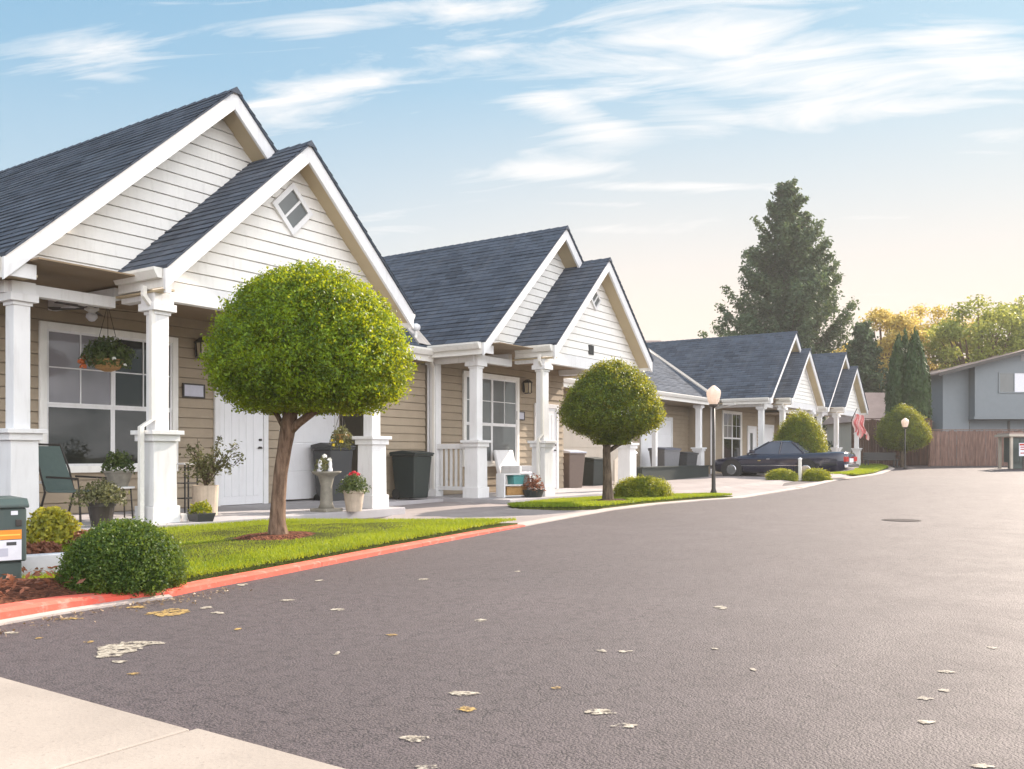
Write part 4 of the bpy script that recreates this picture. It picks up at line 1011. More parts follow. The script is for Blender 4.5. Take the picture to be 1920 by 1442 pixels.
# ------------------------------------------------------------------ pots and porch things
def pot(name, label, c, r0, r1, h, mat, plant=None, rim=True):
    o = thing(name, label, 'potted plant', c, 0)
    pr = [(r0, 0), (r0*1.02, .01), (r1*.97, h*.86), (r1*.97, h*.87), (r1*1.06, h*.88), (r1*1.06, h), (r1*.9, h), (r1*.88, h*.93), (.01, h*.93)] if rim else [(r0, 0), (r1, h), (r1*.9, h), (r1*.88, h*.9), (.01, h*.9)]
    MB().lathe(pr, (0, 0, 0), 22).build('pot', mat, o, False)
    if plant:
        mt, Rp, Hp, n_, ls, seed, z_ = plant
        P, N, b = shell(mound, Hp, Rp, Rp, n_, .8, .3, 2.5, seed)
        f_ = leaves('foliage', mt, P, N, ls, .45, .9, o, clump_var(P, 6, .4, seed)); f_.location.z = z_
    return o
def flowers(o, mat, pts, s=.045, n_=26, name='blossom'):
    for p in pts:
        q = nrng.normal(0, 1, (n_, 3)); q /= np.linalg.norm(q, axis=1, keepdims=True); q[:, 2] = abs(q[:, 2])
        f_ = leaves(name, mat, q*s*.6, q, s, .8, .3, o); f_.location = p
PF = .13
c = W(655, 957, 14.1); o = pot('flower_pot', 'pale stone flower pot with red blooms beside the porch pedestal', (c.x, c.y-.1, PF), .12, .165, .33, 'stonepot', ('leaf_pot', .25, .30, 1500, .045, 3, .28))
flowers(o, 'flower_red', [(0, 0, .60), (.05, -.03, .57), (-.05, .02, .57)], .05)
c = W(385, 952, 13.1); o = pot('shrub_planter', 'tan square planter holding a loose leggy shrub by the entry door', (c.x, c.y, PF), .17, .19, .44, 'stonepot', None, False)
r_ = random.Random(5); bmk = MB(); P = []; N = []
for i in range(16):
    a = r_.uniform(-1, 1); q = Vector((r_.uniform(-.5, .62)*rv.x*1.0, r_.uniform(-.5, .6)*rv.y, 0)); q = rv*r_.uniform(-.42, .55)+fv*r_.uniform(-.25, .25)
    pts = [Vector((0, 0, .40)), q*.35+Vector((0, 0, .62+.2*r_.random())), q*.8+Vector((0, 0, .72+.35*r_.random())), q*1.05+Vector((0, 0, .58+.6*r_.random()))]
    bmk.tube(pts, [.011, .008, .006, .003], 5)
    for k in range(46):
        t_ = r_.random()**.7*3; j = min(2, int(t_)); P.append(pts[j].lerp(pts[j+1], t_-j)+Vector((r_.gauss(0, .035), r_.gauss(0, .035), r_.gauss(0, .035)))); N.append((0, 0, 1))
P += [Vector((r_.gauss(-.05, .13), r_.gauss(0, .13), .55+r_.random()*.35)) for _ in range(420)]; N += [(0, 0, 1)]*420
bmk.build('stems', 'bark2', o); leaves('foliage', 'leaf_olive', P, N, .06, .5, .8, o)
c = W(377, 975, 11.9); o = thing('plant_trough', 'small black trough of yellow green plants at the lawn edge', 'potted plant', (c.x, c.y, .12), R(-5))
m_ = MB(); m_.frust((0, 0), .22, .28, 0, .12); m_.build('trough', 'darkgrey', o, bevel=.006)
P, N, b = shell(mound, .17, .16, .13, 700, .8, .3, 3, 9); f_ = leaves('foliage', 'leaf_hedge', P, N, .04, .5, .9, o); f_.location.z = .11
c = W(347, 977, 11.9); pot('cup_pot', 'tiny white pot beside the black plant trough', (c.x, c.y, .12), .035, .05, .11, 'white')
# plant stand behind the second pedestal
c = W(350, 940, 13.6); o = thing('plant_stand', 'narrow black wire plant stand behind the porch pedestal', 'plant stand', (c.x, c.y, PF))
for a in (-.11, .11):
    for b in (-.11, .11): MB().cbox((a, b), .018, .018, 0, .74).build('leg', 'black', o)
for z_ in (.22, .45): MB().box(-.12, .12, -.12, .12, z_, z_+.015).build('shelf', 'black', o)
MB().box(-.14, .14, -.14, .14, .741, .765).build('top', 'white', o)
# left porch: patio chair, side table, raised pot, big dark pot
def patio_chair(loc, rz, label):
    o = thing('patio_chair', label, 'chair', loc, rz, 'porch chairs')
    for s in (-.27, .27):
        MB().tube([(s, -.30, 0), (s, -.28, .40), (s, -.26, .58), (s, .20, .60)], .014, 6).build('armrest', 'iron', o)
        MB().tube([(s, .34, 0), (s, .22, .40), (s, .30, .70), (s, .44, 1.02)], .014, 6).build('frame', 'iron', o)
    MB().tube([(-.27, .44, 1.02), (.27, .44, 1.02)], .014, 6).build('top_rail', 'iron', o)
    m_ = MB(); m_.prism([(.20, .41), (.22, .42), (.45, 1.0), (.43, 1.0)], lambda p: (-.255, p[0], p[1]), lambda p: (.255, p[0], p[1])); m_.build('backrest', 'sling', o)
    MB().box(-.255, .255, -.30, .19, .40, .425).build('seat', 'sling', o, bevel=.008)
    return o
c = W(140, 975, 11.6); patio_chair((c.x, c.y+.0, PF), R(22), 'green sling patio chair in front of the near window')
c = W(86, 960, 12.0); o = thing('side_table', 'small white topped side table left of the green patio chair', 'table', (c.x-.1, c.y+.3, PF))
MB().lathe([(.01, .50), (.30, .50), (.30, .525), (.01, .525)], (0, 0, 0), 24).build('table_top', 'white', o)
for k in range(3):
    a = k*2.09; MB().tube([(.22*math.cos(a), .22*math.sin(a), 0), (.10*math.cos(a), .10*math.sin(a), .5)], .012, 6).build('leg', 'iron', o)
c = W(222, 940, 12.4); o = thing('stool', 'round wrought iron stool carrying a potted plant', 'stool', (c.x, c.y, PF))
MB().lathe([(.01, .42), (.21, .42), (.21, .445), (.01, .445)], (0, 0, 0), 20).build('seat', 'white', o)
for k in range(4):
    a = k*1.57+.6; MB().tube([(.20*math.cos(a), .20*math.sin(a), 0), (.17*math.cos(a), .17*math.sin(a), .42)], .012, 6).build('leg', 'iron', o)
pot('bowl_planter', 'brown bowl planter of dark leaves on the iron stool', (c.x, c.y, PF+.446), .12, .19, .22, 'stone', ('leaf_pot', .20, .30, 800, .06, 7, .20))
c = W(190, 985, 11.0); pot('grass_pot', 'big dark brown pot of wispy grasses at the porch edge', (c.x, c.y+.0, .12), .11, .16, .30, 'iron', ('leaf_olive', .32, .30, 1500, .05, 12, .27))
# hanging basket, ceiling fan
c = AY(202, 655, 12.0)
o = thing('hanging_basket', 'hanging basket of mixed flowers before the near window', 'hanging plant', (c.x, c.y, c.z-.22))
MB().lathe([(.05, -.10), (.16, -.06), (.22, .05), (.23, .07), (.20, .07), (.01, .05)], (0, 0, 0), 18).build('bowl', 'wicker', o)
P, N, b = shell(safe(lambda u: math.sin(math.pi*(u*.8+.2))**.6), .44, .37, .34, 2600, .8, .25, 2.5, 17); f_ = leaves('foliage', 'leaf_pot', P, N, .055, .5, .9, o, clump_var(P, 5, .5)); f_.location.z = -.05
flowers(o, 'flower_org', [(rv*-.30+fv*-.15+Vector((0, 0, .02))), (rv*-.27+fv*-.18+Vector((0, 0, -.05))), (rv*-.24+fv*-.16+Vector((0, 0, .08)))], .06)
flowers(o, 'flower_wht', [(rv*.2+fv*-.25+Vector((0, 0, .06))), (rv*.30+fv*-.12+Vector((0, 0, -.02)))], .035, 14)
for k in range(3):
    a = k*2.09; MB().tube([(.22*math.cos(a), .22*math.sin(a), .07), (0, 0, .86)], .004, 4).build('chain', 'iron', o)
hk = .13+3.17-(c.z-.22); MB().tube([(0, 0, .86), (0, 0, hk)], .006, 5).build('hook', 'iron', o)
c = AY(640, 820, 10.75)
o = thing('hanging_basket', 'small hanging basket of trailing yellow flowers above the red flower pot', 'hanging plant', (c.x, c.y, c.z))
MB().lathe([(.04, -.08), (.11, -.04), (.14, .05), (.12, .05), (.01, .03)], (0, 0, 0), 16).build('bowl', 'wicker', o)
P, N, b = shell(safe(lambda u: math.sin(math.pi*(u*.7+.25))**.6), .40, .19, .18, 900, .8, .3, 2.5, 27); f_ = leaves('foliage', 'leaf_olive', P, N, .05, .5, .9, o); f_.location.z = -.20
flowers(o, 'flower_yel', [rv*-.12+fv*-.1+Vector((0, 0, -.06)), rv*-.10+fv*-.12+Vector((0, 0, -.14)), rv*.03+fv*-.15+Vector((0, 0, -.08))], .045)
for k in range(3):
    a = k*2.09; MB().tube([(.13*math.cos(a), .13*math.sin(a), .05), (0, 0, .5)], .004, 4).build('chain', 'iron', o)
MB().tube([(0, 0, .5), (0, 0, .13+3.17-c.z)], .005, 5).build('hook', 'iron', o)
c = AY(172, 585, 12.2)
o = thing('ceiling_fan', 'dark bladed ceiling fan under the near porch ceiling', 'fan', (c.x, c.y, .13+3.17))
MB().lathe([(.06, 0), (.06, -.03), (.015, -.04), (.015, -.12), (.09, -.13), (.10, -.2), (.05, -.23), (.05, -.25)], (0, 0, 0), 16).build('motor', 'white', o)
for k in range(5):
    a = k*1.2566+.9; u = Vector((math.cos(a), math.sin(a), 0)); v_ = Vector((-math.sin(a), math.cos(a), 0))
    MB().prism([(.11, -.03), (.60, -.07), (.62, 0), (.60, .07), (.11, .03)], lambda p: u*p[0]+v_*p[1]+Vector((0, 0, -.185+p[1]*.15)), lambda p: u*p[0]+v_*p[1]+Vector((0, 0, -.177+p[1]*.15))).build('blade', 'iron', o)
MB().lathe([(.01, -.25), (.07, -.26), (.08, -.31), (.04, -.36), (.01, -.37)], (0, 0, 0), 14).build('lamp_shade', 'labelw', o, True)
# lanterns and plaques on the porch walls
c = AY(370, 655, 12.87); wall_lamp(0, c.x, 12.87, c.z, 'dark wall lantern above the plaque of the nearest bungalow')
c = AY(362, 733, 12.87); plaque(c.x, 12.865, c.z, .38, .19, 'dark framed plaque on the wall left of the near entry door')
c = AY(982, 726, 12.37); wall_lamp(0, c.x, 12.37, c.z, 'dark wall lantern right of the second bungalow window')
c = AY(979, 780, 12.37); plaque(c.x-.1, 12.365, c.z, .30, .17, 'dark framed plaque between the second bungalow window and its door')
# stone birdbath
c = W(612, 957, 14.0); o = thing('birdbath', 'grey stone birdbath with white figurines near the porch pedestal', 'birdbath', (c.x, c.y, PF))
MB().cbox((0, 0), .36, .36, 0, .05).build('base', 'stone', o, bevel=.008)
MB().lathe([(.13, .05), (.10, .12), (.09, .40), (.12, .52), (.13, .55), (.22, .60), (.24, .63), (.21, .63), (.10, .60), (.01, .595)], (0, 0, 0), 20).build('basin', 'stone', o, True)
for i, (dx, s) in enumerate(((-.10, .09), (.06, .07))):
    MB().lathe([(s*.5, .60), (s*.55, .66), (s*.35, .70), (s*.4, .74), (s*.25, .80), (.005, .82)], (rv.x*dx, rv.y*dx, 0), 10).build('figurine', 'labelw', o, True)
P, N, b = shell(mound, .24, .12, .12, 260, .8, .3, 2.5, 37); f_ = leaves('foliage', 'leaf_olive', P, N, .05, .5, .9, o); f_.location = (rv.x*-.02, rv.y*-.02+.06, .62)
flowers(o, 'flower_wht', [(rv.x*-.03, rv.y*-.03, .86), (rv.x*.05, rv.y*.05, .80)], .05, 18)

# ------------------------------------------------------------------ wheelie bins
def bin_(loc, rz, label, body, lid, w_=.56, d_=.62, h_=.98):
    o = thing('wheelie_bin', label, 'bin', loc, rz, 'household wheelie bins')
    m_ = MB(); m_.add([(a*w_*q/2, b*d_*q/2+(.0 if z_ else .04), z_) for z_, q in ((.03, .80), (h_*.9, 1.0)) for a, b in ((-1, -1), (1, -1), (1, 1), (-1, 1))], [(3, 2, 1, 0), (4, 5, 6, 7), (0, 1, 5, 4), (1, 2, 6, 5), (2, 3, 7, 6), (3, 0, 4, 7)])
    m_.build('body', body, o, bevel=.025)
    MB().box(-w_/2-.02, w_/2+.02, -d_/2-.02, d_/2+.02, h_*.9+.001, h_*.935).build('rim', body, o, bevel=.008)
    m_ = MB(); m_.prism([(-d_/2-.04, h_*.937), (d_/2+.03, h_*.937), (d_/2+.03, h_*.985), (0, h_*1.02), (-d_/2-.04, h_*.97)], lambda p: (-w_/2-.025, p[0], p[1]), lambda p: (w_/2+.025, p[0], p[1])); m_.build('lid', lid, o, bevel=.01)
    MB().tube([(-w_*.4, d_/2+.02, h_*.93), (-w_*.4, d_/2+.09, h_*.96), (w_*.4, d_/2+.09, h_*.96), (w_*.4, d_/2+.02, h_*.93)], .015, 6).build('handle', lid, o)
    for s in (-1, 1): MB().prism([(d_*.36+.11*math.cos(k*.524), .11+.11*math.sin(k*.524)) for k in range(12)], lambda p: (s*w_*.38-.025, p[0], p[1]), lambda p: (s*w_*.38+.025, p[0], p[1])).build('wheel', 'rubber', o)
    return o
bn = bin_((0, 0, 0), 0, 'dark green wheelie bin against the tan wall left of the white railing', 'greenbin', 'greenbin')
c = AY(775, 935, 11.95); bn.location = (c.x-.05, 11.95, PF-.015)
c = AY(792, 935, 12.0); 
bin_((12.75, 13.0, .02), R(-8), 'dark grey wheelie bin behind the red flower pot and porch pedestal', 'darkgrey', 'darkgrey', .56, .6, 1.22)
c = AY(1066, 912, 12.6); bin_((c.x, 12.6, .03), R(-14), 'brown wheelie bin with a pale lid in the second carport', 'brownbin', 'lid', .62, .7, 1.12)
c = AY(1108, 912, 12.8); bin_((c.x, 12.8, .03), R(-6), 'dark green wheelie bin right of the brown bin', 'greenbin', 'greenbin', .62, .65, .92)
c = AY(1246, 890, 13.6); bin_((c.x, 13.6, gz(c.x)+.03), R(-20), 'grey wheelie bin with slate lid by the far white garage door', 'greybin', 'bluelid', .8, .8, 1.12)
c = AY(1283, 890, 13.7); bin_((c.x, 13.7, gz(c.x)+.03), R(-10), 'black wheelie bin beside the far carport column', 'darkgrey', 'darkgrey', .74, .75, .95)
# long low dark planter in front of the carport
pa, pb = AY(1192, 890, 12.5), AY(1318, 890, 12.75)
o = thing('planter_box', 'long low dark green planter box across the carport front', 'planter', ((pa.x+pb.x)/2, (pa.y+pb.y)/2, gz(28)-.0), math.atan2(pb.y-pa.y, pb.x-pa.x))
Lh = (pb-pa).length/2
m_ = MB(); m_.box(-Lh, Lh, -.22, -.18, -.05, .50); m_.box(-Lh, Lh, .18, .22, -.05, .50); m_.box(-Lh, -Lh+.04, -.18, .18, -.05, .50); m_.box(Lh-.04, Lh, -.18, .18, -.05, .50); m_.build('box', 'greenbin', o, bevel=.005)
m_ = MB(); m_.box(-Lh-.02, Lh+.02, -.25, -.16, .501, .54); m_.box(-Lh-.02, Lh+.02, .16, .25, .501, .54); m_.build('rim', 'greenbin', o, bevel=.004)
MB().box(-Lh+.045, Lh-.045, -.175, .175, .1, .44).build('soil', 'soil', o)
# white fence stub and post beyond the second tree
c = AY(1187, 895, 12.3); o = thing('fence_panel', 'short white capped fence panel left of the dark planter box', 'fence', (c.x, 12.3, gz(c.x)))
MB().cbox((0, 0), .15, .15, -.05, 1.02).build('post', 'white', o, bevel=.005); MB().cbox((0, 0), .21, .21, 1.02, 1.07).frust((0, 0), .17, .02, 1.07, 1.17).build('post_cap', 'white', o)
MB().prism([(-1.25, -.02), (-.08, -.02), (-.08, .95), (-.35, 1.12), (-.9, 1.0), (-1.25, .82)], lambda p: (p[0], -.02, p[1]), lambda p: (p[0], .02, p[1])).build('panel', 'beige', o, bevel=.003)

# second porch: white wicker chair, shelf unit with crates, dark planter
c = AY(975, 900, 11.7); o = thing('wicker_chair', 'white wicker armchair on the second porch', 'chair', (c.x, 11.75, PF), R(4))
MB().box(-.36, .36, -.30, .32, .12, .42).build('seat', 'white', o, bevel=.03)
MB().prism([(.24, .42), (.34, .42), (.46, 1.0), (.38, 1.02)], lambda p: (-.42, p[0], p[1]), lambda p: (.42, p[0], p[1])).build('backrest', 'white', o, bevel=.03)
for s in (-1, 1): MB().box(s*.40-.05, s*.40+.05, -.30, .22, .05, .64).build('armrest', 'white', o, bevel=.03)
MB().box(-.33, .33, -.28, .22, .421, .50).build('cushion', 'labelg', o, bevel=.03)
c = AY(962, 930, 10.62); o = thing('shelf_unit', 'low white shelf unit behind the second porch front', 'shelf', (c.x, c.y, PF), R(-22))
for z_ in (.02, .25, .48): MB().box(-.30, .30, -.16, .16, z_, z_+.02).build('shelf', 'white', o)
for s in (-1, 1): MB().box(s*.315-.013, s*.315+.013, -.16, .16, 0, .5).build('side_panel', 'white', o)
c0 = (c.x, c.y)
o = thing('storage_box', 'teal plastic box on the upper shelf of the white unit', 'box', (c.x, c.y-.0, PF+.272), R(-22)); m_ = MB(); m_.frust((.05, -.02), .24, .27, 0, .17); m_.build('body', 'teal', o, bevel=.01); MB().cbox((.05, -.02), .29, .29, .171, .19).build('lid', 'teal', o, bevel=.005)
o = thing('wicker_basket', 'brown wicker basket on the lower shelf of the white unit', 'basket', (c.x, c.y, PF+.042), R(-22)); m_ = MB(); m_.box(-.24, .27, -.14, .13, 0, .16); m_.build('body', 'wicker', o, bevel=.02); MB().box(-.25, .28, -.15, .14, .161, .18).build('rim', 'wicker', o, bevel=.006)
c = AY(1000, 930, 10.25); o = pot('flower_pot', 'dark low planter of rusty flowers beside the second porch column', (c.x, c.y, PF), .18, .24, .16, 'greenbin', ('leaf_rust', .24, .36, 500, .06, 47, .12), False)
flowers(o, 'flower_wht', [(.1, -.1, .35), (-.1, -.08, .42), (0, -.12, .28)], .05, 16)

# ------------------------------------------------------------------ utility cabinet with warning label
c = W(10, 1090, 6.25); o = thing('utility_cabinet', 'dark green utility cabinet with an orange and white warning label', 'cabinet', (c.x-.17, c.y+.30, .075), R(-16)); o.scale = (.95, .95, .95)
MB().box(-.42, .38, -.20, .42, .0, .185).build('base', 'greencab', o, bevel=.012)
MB().box(-.44, .405, -.23, .44, .186, .585).build('body', 'greencab', o, bevel=.012)
MB().prism([(-.25, .586), (.46, .586), (.46, .61), (.40, .655), (-.19, .655), (-.25, .61)], lambda p: (-.455, p[0], p[1]), lambda p: (.42, p[0], p[1])).build('lid', 'greencab', o, bevel=.008)
MB().box(.30, .345, -.235, -.231, .535, .565).build('tag', 'labelw', o)
lb = MB().box(.0, .37, -.235, -.231, .20, .35).build('label', 'labelw', o)
MB().box(.0, .37, -.2375, -.2352, .355, .425).build('label', 'orange', o, label='orange label header')
m_ = MB(); m_.box(.01, .36, -.239, -.2377, .383, .392); m_.build('label_stripe', 'yellow', o)
for (a, b, z0, z1) in ((.03, .10, .215, .31), (.12, .20, .215, .335), (.22, .28, .23, .29)): MB().box(a, b, -.2375, -.2353, z0, z1).build('label_print', 'labelg', lb)
MB().box(.27, .335, -.2375, -.2353, .31, .335).build('label_print', 'darkgrey', lb)
MB().box(.33, .37, -.245, -.231, .45, .50).build('lock', 'iron', o, bevel=.004)
# white edging block beside it
p0, p1 = W(40, 1085, 6.75), W(150, 1075, 6.95)
o = thing('edging_block', 'white concrete edging block holding back the mulch beside the cabinet', 'edging', ((p0.x+p1.x)/2, (p0.y+p1.y)/2, .08), math.atan2(p1.y-p0.y, p1.x-p0.x)+R(8))
MB().box(-.38, .42, -.06, .06, 0, .17).build('block', 'labelw', o, bevel=.008); MB().box(-.38, .42, -.09, .09, -.04, .02).build('footing', 'kerbw', o, bevel=.008)

# ------------------------------------------------------------------ street lamps
def lamp(c, label, h=2.61):
    o = thing('street_lamp', label, 'street lamp', c, 0, 'post lamps along the street')
    MB().lathe([(.075, 0), (.075, .05), (.05, .12), (.045, .5), (.035, .6), (.032, h-.50)], (0, 0, 0), 12).build('pole', 'iron', o, True)
    MB().lathe([(.035, 0), (.07, .02), (.11, .05), (.11, .075), (.02, .08)], (0, 0, h-.53), 12).build('collar', 'iron', o)
    MB().lathe([(.10, 0), (.135, .06), (.175, .20), (.185, .27), (.17, .33), (.09, .40), (.035, .445), (.01, .45)], (0, 0, h-.45), 8).build('globe', M['globe'], o)
    return o
gm = NT('frosted_lamp_globe'); nz_ = gm.noise(gm.world((6, 6, 14)), 2, 4); gm.col(gm.mix(gm.ramp(nz_, [(.35, g3(0)), (.65, g3(1))]), (.80, .70, .62), (.88, .82, .78))); gm.set(Roughness=.3, Transmission_Weight=.0, Subsurface_Weight=.4, Subsurface_Radius=(.1, .1, .1)); gm.bump(nz_, .4, .02)
tr_ = gm.new('BsdfTranslucent'); tr_.inputs[0].default_value = (.95, .82, .72, 1); mx_ = gm.new('MixShader'); mx_.inputs[0].default_value = .5; gm.link(gm.b.outputs[0], mx_.inputs[1]); gm.link(tr_.outputs[0], mx_.inputs[2]); gm.link(mx_.outputs[0], gm.out.inputs[0]); M['globe'] = gm.m
c = G(1338, 925, .10); lamp((c.x, c.y, .09), 'black post lamp with a pale globe at the tip of the middle lawn')
c = W(1697, 873, 44.6); lamp((c.x, c.y, gz(c.x)), 'black post lamp in front of the broad clipped tree and cypresses', 2.55)

# ------------------------------------------------------------------ car
def sedan(loc, rz, label):
    o = thing('parked_car', label, 'car', loc, rz)
    st = [(2.45, .62, .34, .60), (2.40, .74, .26, .66), (2.2, .82, .22, .72), (1.6, .87, .20, .80), (1.05, .89, .19, .88), (.4, .90, .19, .91), (-.4, .90, .19, .92), (-.95, .89, .20, .93), (-1.6, .87, .24, .95), (-2.15, .84, .28, .97), (-2.38, .80, .32, .95), (-2.45, .72, .40, .88)]
    m_ = MB(); V = []; n_ = 14
    for (x, wd, zb, zt) in st:
        h = [(0, zb), (wd*.80, zb), (wd*.96, zb+.07), (wd, zb+.24), (wd, zt-.22), (wd*.97, zt-.08), (wd*.86, zt-.01), (0, zt+.02)]
        V += [(x, y, z_) for y, z_ in h]+[(x, -y, z_) for y, z_ in h[1:-1][::-1]]
    k = len(st); Fs = [(i*n_+j, i*n_+(j+1) % n_, (i+1)*n_+(j+1) % n_, (i+1)*n_+j) for i in range(k-1) for j in range(n_)]+[tuple(range(n_))[::-1], tuple(range((k-1)*n_, k*n_))]
    Fs = [f[::-1] for f in Fs]
    m_.add(V, Fs).build('body', 'car', o, True)
    xb0, xb1, xt0, xt1, zb_, zt_ = 1.08, -1.05, .30, -.52, .90, 1.33
    base = [(xb0, -.76), (xb0, .76), (xb1, .76), (xb1, -.76)]; top = [(xt0, -.56), (xt0, .56), (xt1, .56), (xt1, -.56)]
    m_ = MB(); m_.add([(x, y, zb_) for x, y in base]+[(x, y, zt_) for x, y in top], [(0, 1, 5, 4), (1, 2, 6, 5), (2, 3, 7, 6), (3, 0, 4, 7), (4, 5, 6, 7)]); gl = m_.build('windows', 'carglass', o)
    m_ = MB(); m_.add([(xt0+.06, -.58, zt_), (xt0+.06, .58, zt_), (xt1-.08, .58, zt_), (xt1-.08, -.58, zt_), (xt0-.1, -.46, zt_+.055), (xt0-.1, .46, zt_+.055), (xt1+.1, .46, zt_+.055), (xt1+.1, -.46, zt_+.055)], [(3, 2, 1, 0), (4, 5, 6, 7), (0, 1, 5, 4), (1, 2, 6, 5), (2, 3, 7, 6), (3, 0, 4, 7)]); m_.build('roof', 'car', o, bevel=.03)
    for (a, b), (c, d) in zip(base, top): MB().tube([(a, b, zb_-.02), (c, d, zt_+.01)], .035, 6).build('pillar', 'car', o)
    for s in (-1, 1):
        MB().tube([(-.12, s*.77, zb_-.02), (-.16, s*.575, zt_+.01)], .032, 6).build('pillar', 'car', o)
        MB().tube([(1.5, s*.895, .47), (.4, s*.925, .48), (-1.3, s*.905, .49)], .014, 6).build('side_trim', 'chrome', o)
        m_ = MB(); m_.box(.74, .92, s*.90-.09, s*.90+.09, .93, 1.05); m_.build('mirror', 'car', o, bevel=.03)
        m_ = MB(); m_.box(.18, .30, s*.905-.012, s*.905+.012, .70, .735); m_.build('handle', 'chrome', o, bevel=.004)
        m_ = MB(); m_.box(-2.475, -2.36, s*.60-.19, s*.60+.19, .62, .80); m_.build('tail_light', 'redlens', o, bevel=.02)
        m_ = MB(); m_.box(2.32, 2.465, s*.56-.15, s*.56+.15, .50, .62); m_.build('headlight', 'labelw', o, bevel=.02)
        for wx in (1.62, -1.12):
            y0 = s*.80
            MB().lathe([(.40, -.11), (.41, .0), (.40, .11)], (0, 0, 0), 26).v
            m_ = MB(); q = [(math.cos(2*math.pi*i/28), math.sin(2*math.pi*i/28)) for i in range(28)]
            m_.prism(q, lambda p: (wx+p[0]*.395, y0-s*.02, .33+p[1]*.395), lambda p: (wx+p[0]*.40, y0+s*.118, .33+p[1]*.40)); m_.build('wheel_arch', 'rubber', o)
            m_ = MB(); m_.prism(q, lambda p: (wx+p[0]*.32, y0-s*.10, .32+p[1]*.32), lambda p: (wx+p[0]*.32, y0+s*.128, .32+p[1]*.32)); wo = m_.build('wheel', 'rubber', o, bevel=.02)
            m_ = MB(); m_.prism(q, lambda p: (wx+p[0]*.225, y0+s*.10, .32+p[1]*.225), lambda p: (wx+p[0]*.17, y0+s*.137, .32+p[1]*.17)); m_.build('hubcap', 'chrome', wo)
    m_ = MB(); m_.box(-2.54, -2.40, -.80, .80, .40, .54); m_.build('bumper', 'chrome', o, bevel=.03)
    m_ = MB(); m_.box(2.40, 2.53, -.76, .76, .34, .47); m_.build('bumper', 'chrome', o, bevel=.03)
    m_ = MB(); m_.box(-2.470, -2.455, -.26, .26, .60, .74); m_.build('number_plate', 'labelw', o)
    m_ = MB(); m_.box(.52, .62, .912, .918, .64, .67); m_.build('badge', 'gold', o)
    return o
sedan((33.0, 10.3, gz(32.6)+.005), R(90), 'dark navy sedan parked nose in on the driveway of the third bungalow')

# ------------------------------------------------------------------ flag on the far porch
c = W(1600, 800, 41.5); o = thing('flag', 'faded red and white striped flag hanging limp from a short pole', 'flag', (c.x, c.y, c.z))
MB().tube([fv*.25+Vector((0, 0, .30)), fv*-.15+rv*.12+Vector((0, 0, .85))], .018, 6).build('pole', 'iron', o)
fm = NT('faded_flag_cloth'); uv_ = fm.co('UV'); sp = fm.new('SeparateXYZ'); fm.link(uv_, sp.inputs[0])
s_ = fm.math('GREATER_THAN', fm.math('FRACT', fm.math('MULTIPLY', sp.outputs[0], 6.5)), .46)
ct = fm.math('MULTIPLY', fm.math('LESS_THAN', sp.outputs[0], .5), fm.math('GREATER_THAN', sp.outputs[1], .72))
fm.col(fm.mix(s_, (.78, .62, .60), (.70, .22, .22))); fm.set(Roughness=.8, Specular_IOR_Level=.1); M['flag'] = fm.m
m_ = MB(); nu, nv = 22, 12
fp = lambda i, j: rv*(.02+(.42+.25*(1-j/nv))*(i/nu)+.06*math.sin(j*.7))+fv*(.10*math.sin(i*1.35+j*.18)*(.4+.6*(1-j/nv)))+Vector((0, 0, .62-.12*i/nu-1.0*(1-j/nv)*(1-.15*math.sin(i*.5))))
for i in range(nu):
    for j in range(nv): m_.quad(fp(i, j), fp(i+1, j), fp(i+1, j+1), fp(i, j+1), ((i/nu, j/nv), ((i+1)/nu, j/nv), ((i+1)/nu, (j+1)/nv), (i/nu, (j+1)/nv)))
m_.build('cloth', 'flag', o, True)

# ------------------------------------------------------------------ fences, bench, kiosk, far houses
FR = AZ-R(90)                                            # faces the camera: local x = picture right, local y = away
def fence(label, pxa, pxb, d, ytop, mat, seed, bw=.14, posts=2.4):
    a, b = W(pxa, 855, d), W(pxb, 855, d); g = gz(a.x); h = HC+(HZ-ytop)/F*d-g; L = (b-a).length
    o = thing('wooden_fence', label, 'fence', (a.x, a.y, g), math.atan2(b.y-a.y, b.x-a.x)); r_ = random.Random(seed)
    m_ = MB(); x = 0
    while x < L:
        t_ = r_.uniform(-.012, .012); m_.box(x, x+bw-.012, -.012+t_, .008+t_, .04, h-.05+r_.uniform(-.03, .02)); x += bw
    m_.build('boards', mat, o)
    for z_ in (.35, h*.55, h-.25): MB().box(0, L, .022, .06, z_, z_+.09).build('rail', mat, o)
    MB().box(0, L, -.05, .09, h-.02, h+.02).build('cap_rail', mat, o)
    x = 0
    while x <= L+.1: MB().box(x-.05, x+.05, .062, .16, -.1, h-.03).build('post', mat, o); x += posts
    return o
fence('tall brown board fence in front of the blue grey house', 1744, 2500, 47, 806, 'fence', 1)
fence('dark brown board fence between the farthest bungalow and the cypresses', 1600, 1744, 49, 785, 'fenced', 2)
c = W(1652, 870, 46.5); o = thing('park_bench', 'low black bench against the dark board fence', 'bench', (c.x, c.y, gz(c.x)), FR)
MB().box(-.85, .85, -.25, .20, .38, .43).build('seat', 'black', o, bevel=.01); MB().box(-.85, .85, .20, .25, .40, .80).build('backrest', 'black', o, bevel=.01)
for s in (-1, 1):
    for y in (-.2, .18): MB().box(s*.75-.03, s*.75+.03, y-.03, y+.03, 0, .38).build('leg', 'black', o)
    MB().box(s*.84-.025, s*.84+.025, -.25, .2, .58, .62).build('armrest', 'black', o)
c = W(1925, 870, 43); g = gz(c.x); o = thing('mailbox_kiosk', 'dark green mailbox kiosk under a flat beige roof at the right edge', 'kiosk', (c.x, c.y, g), FR)
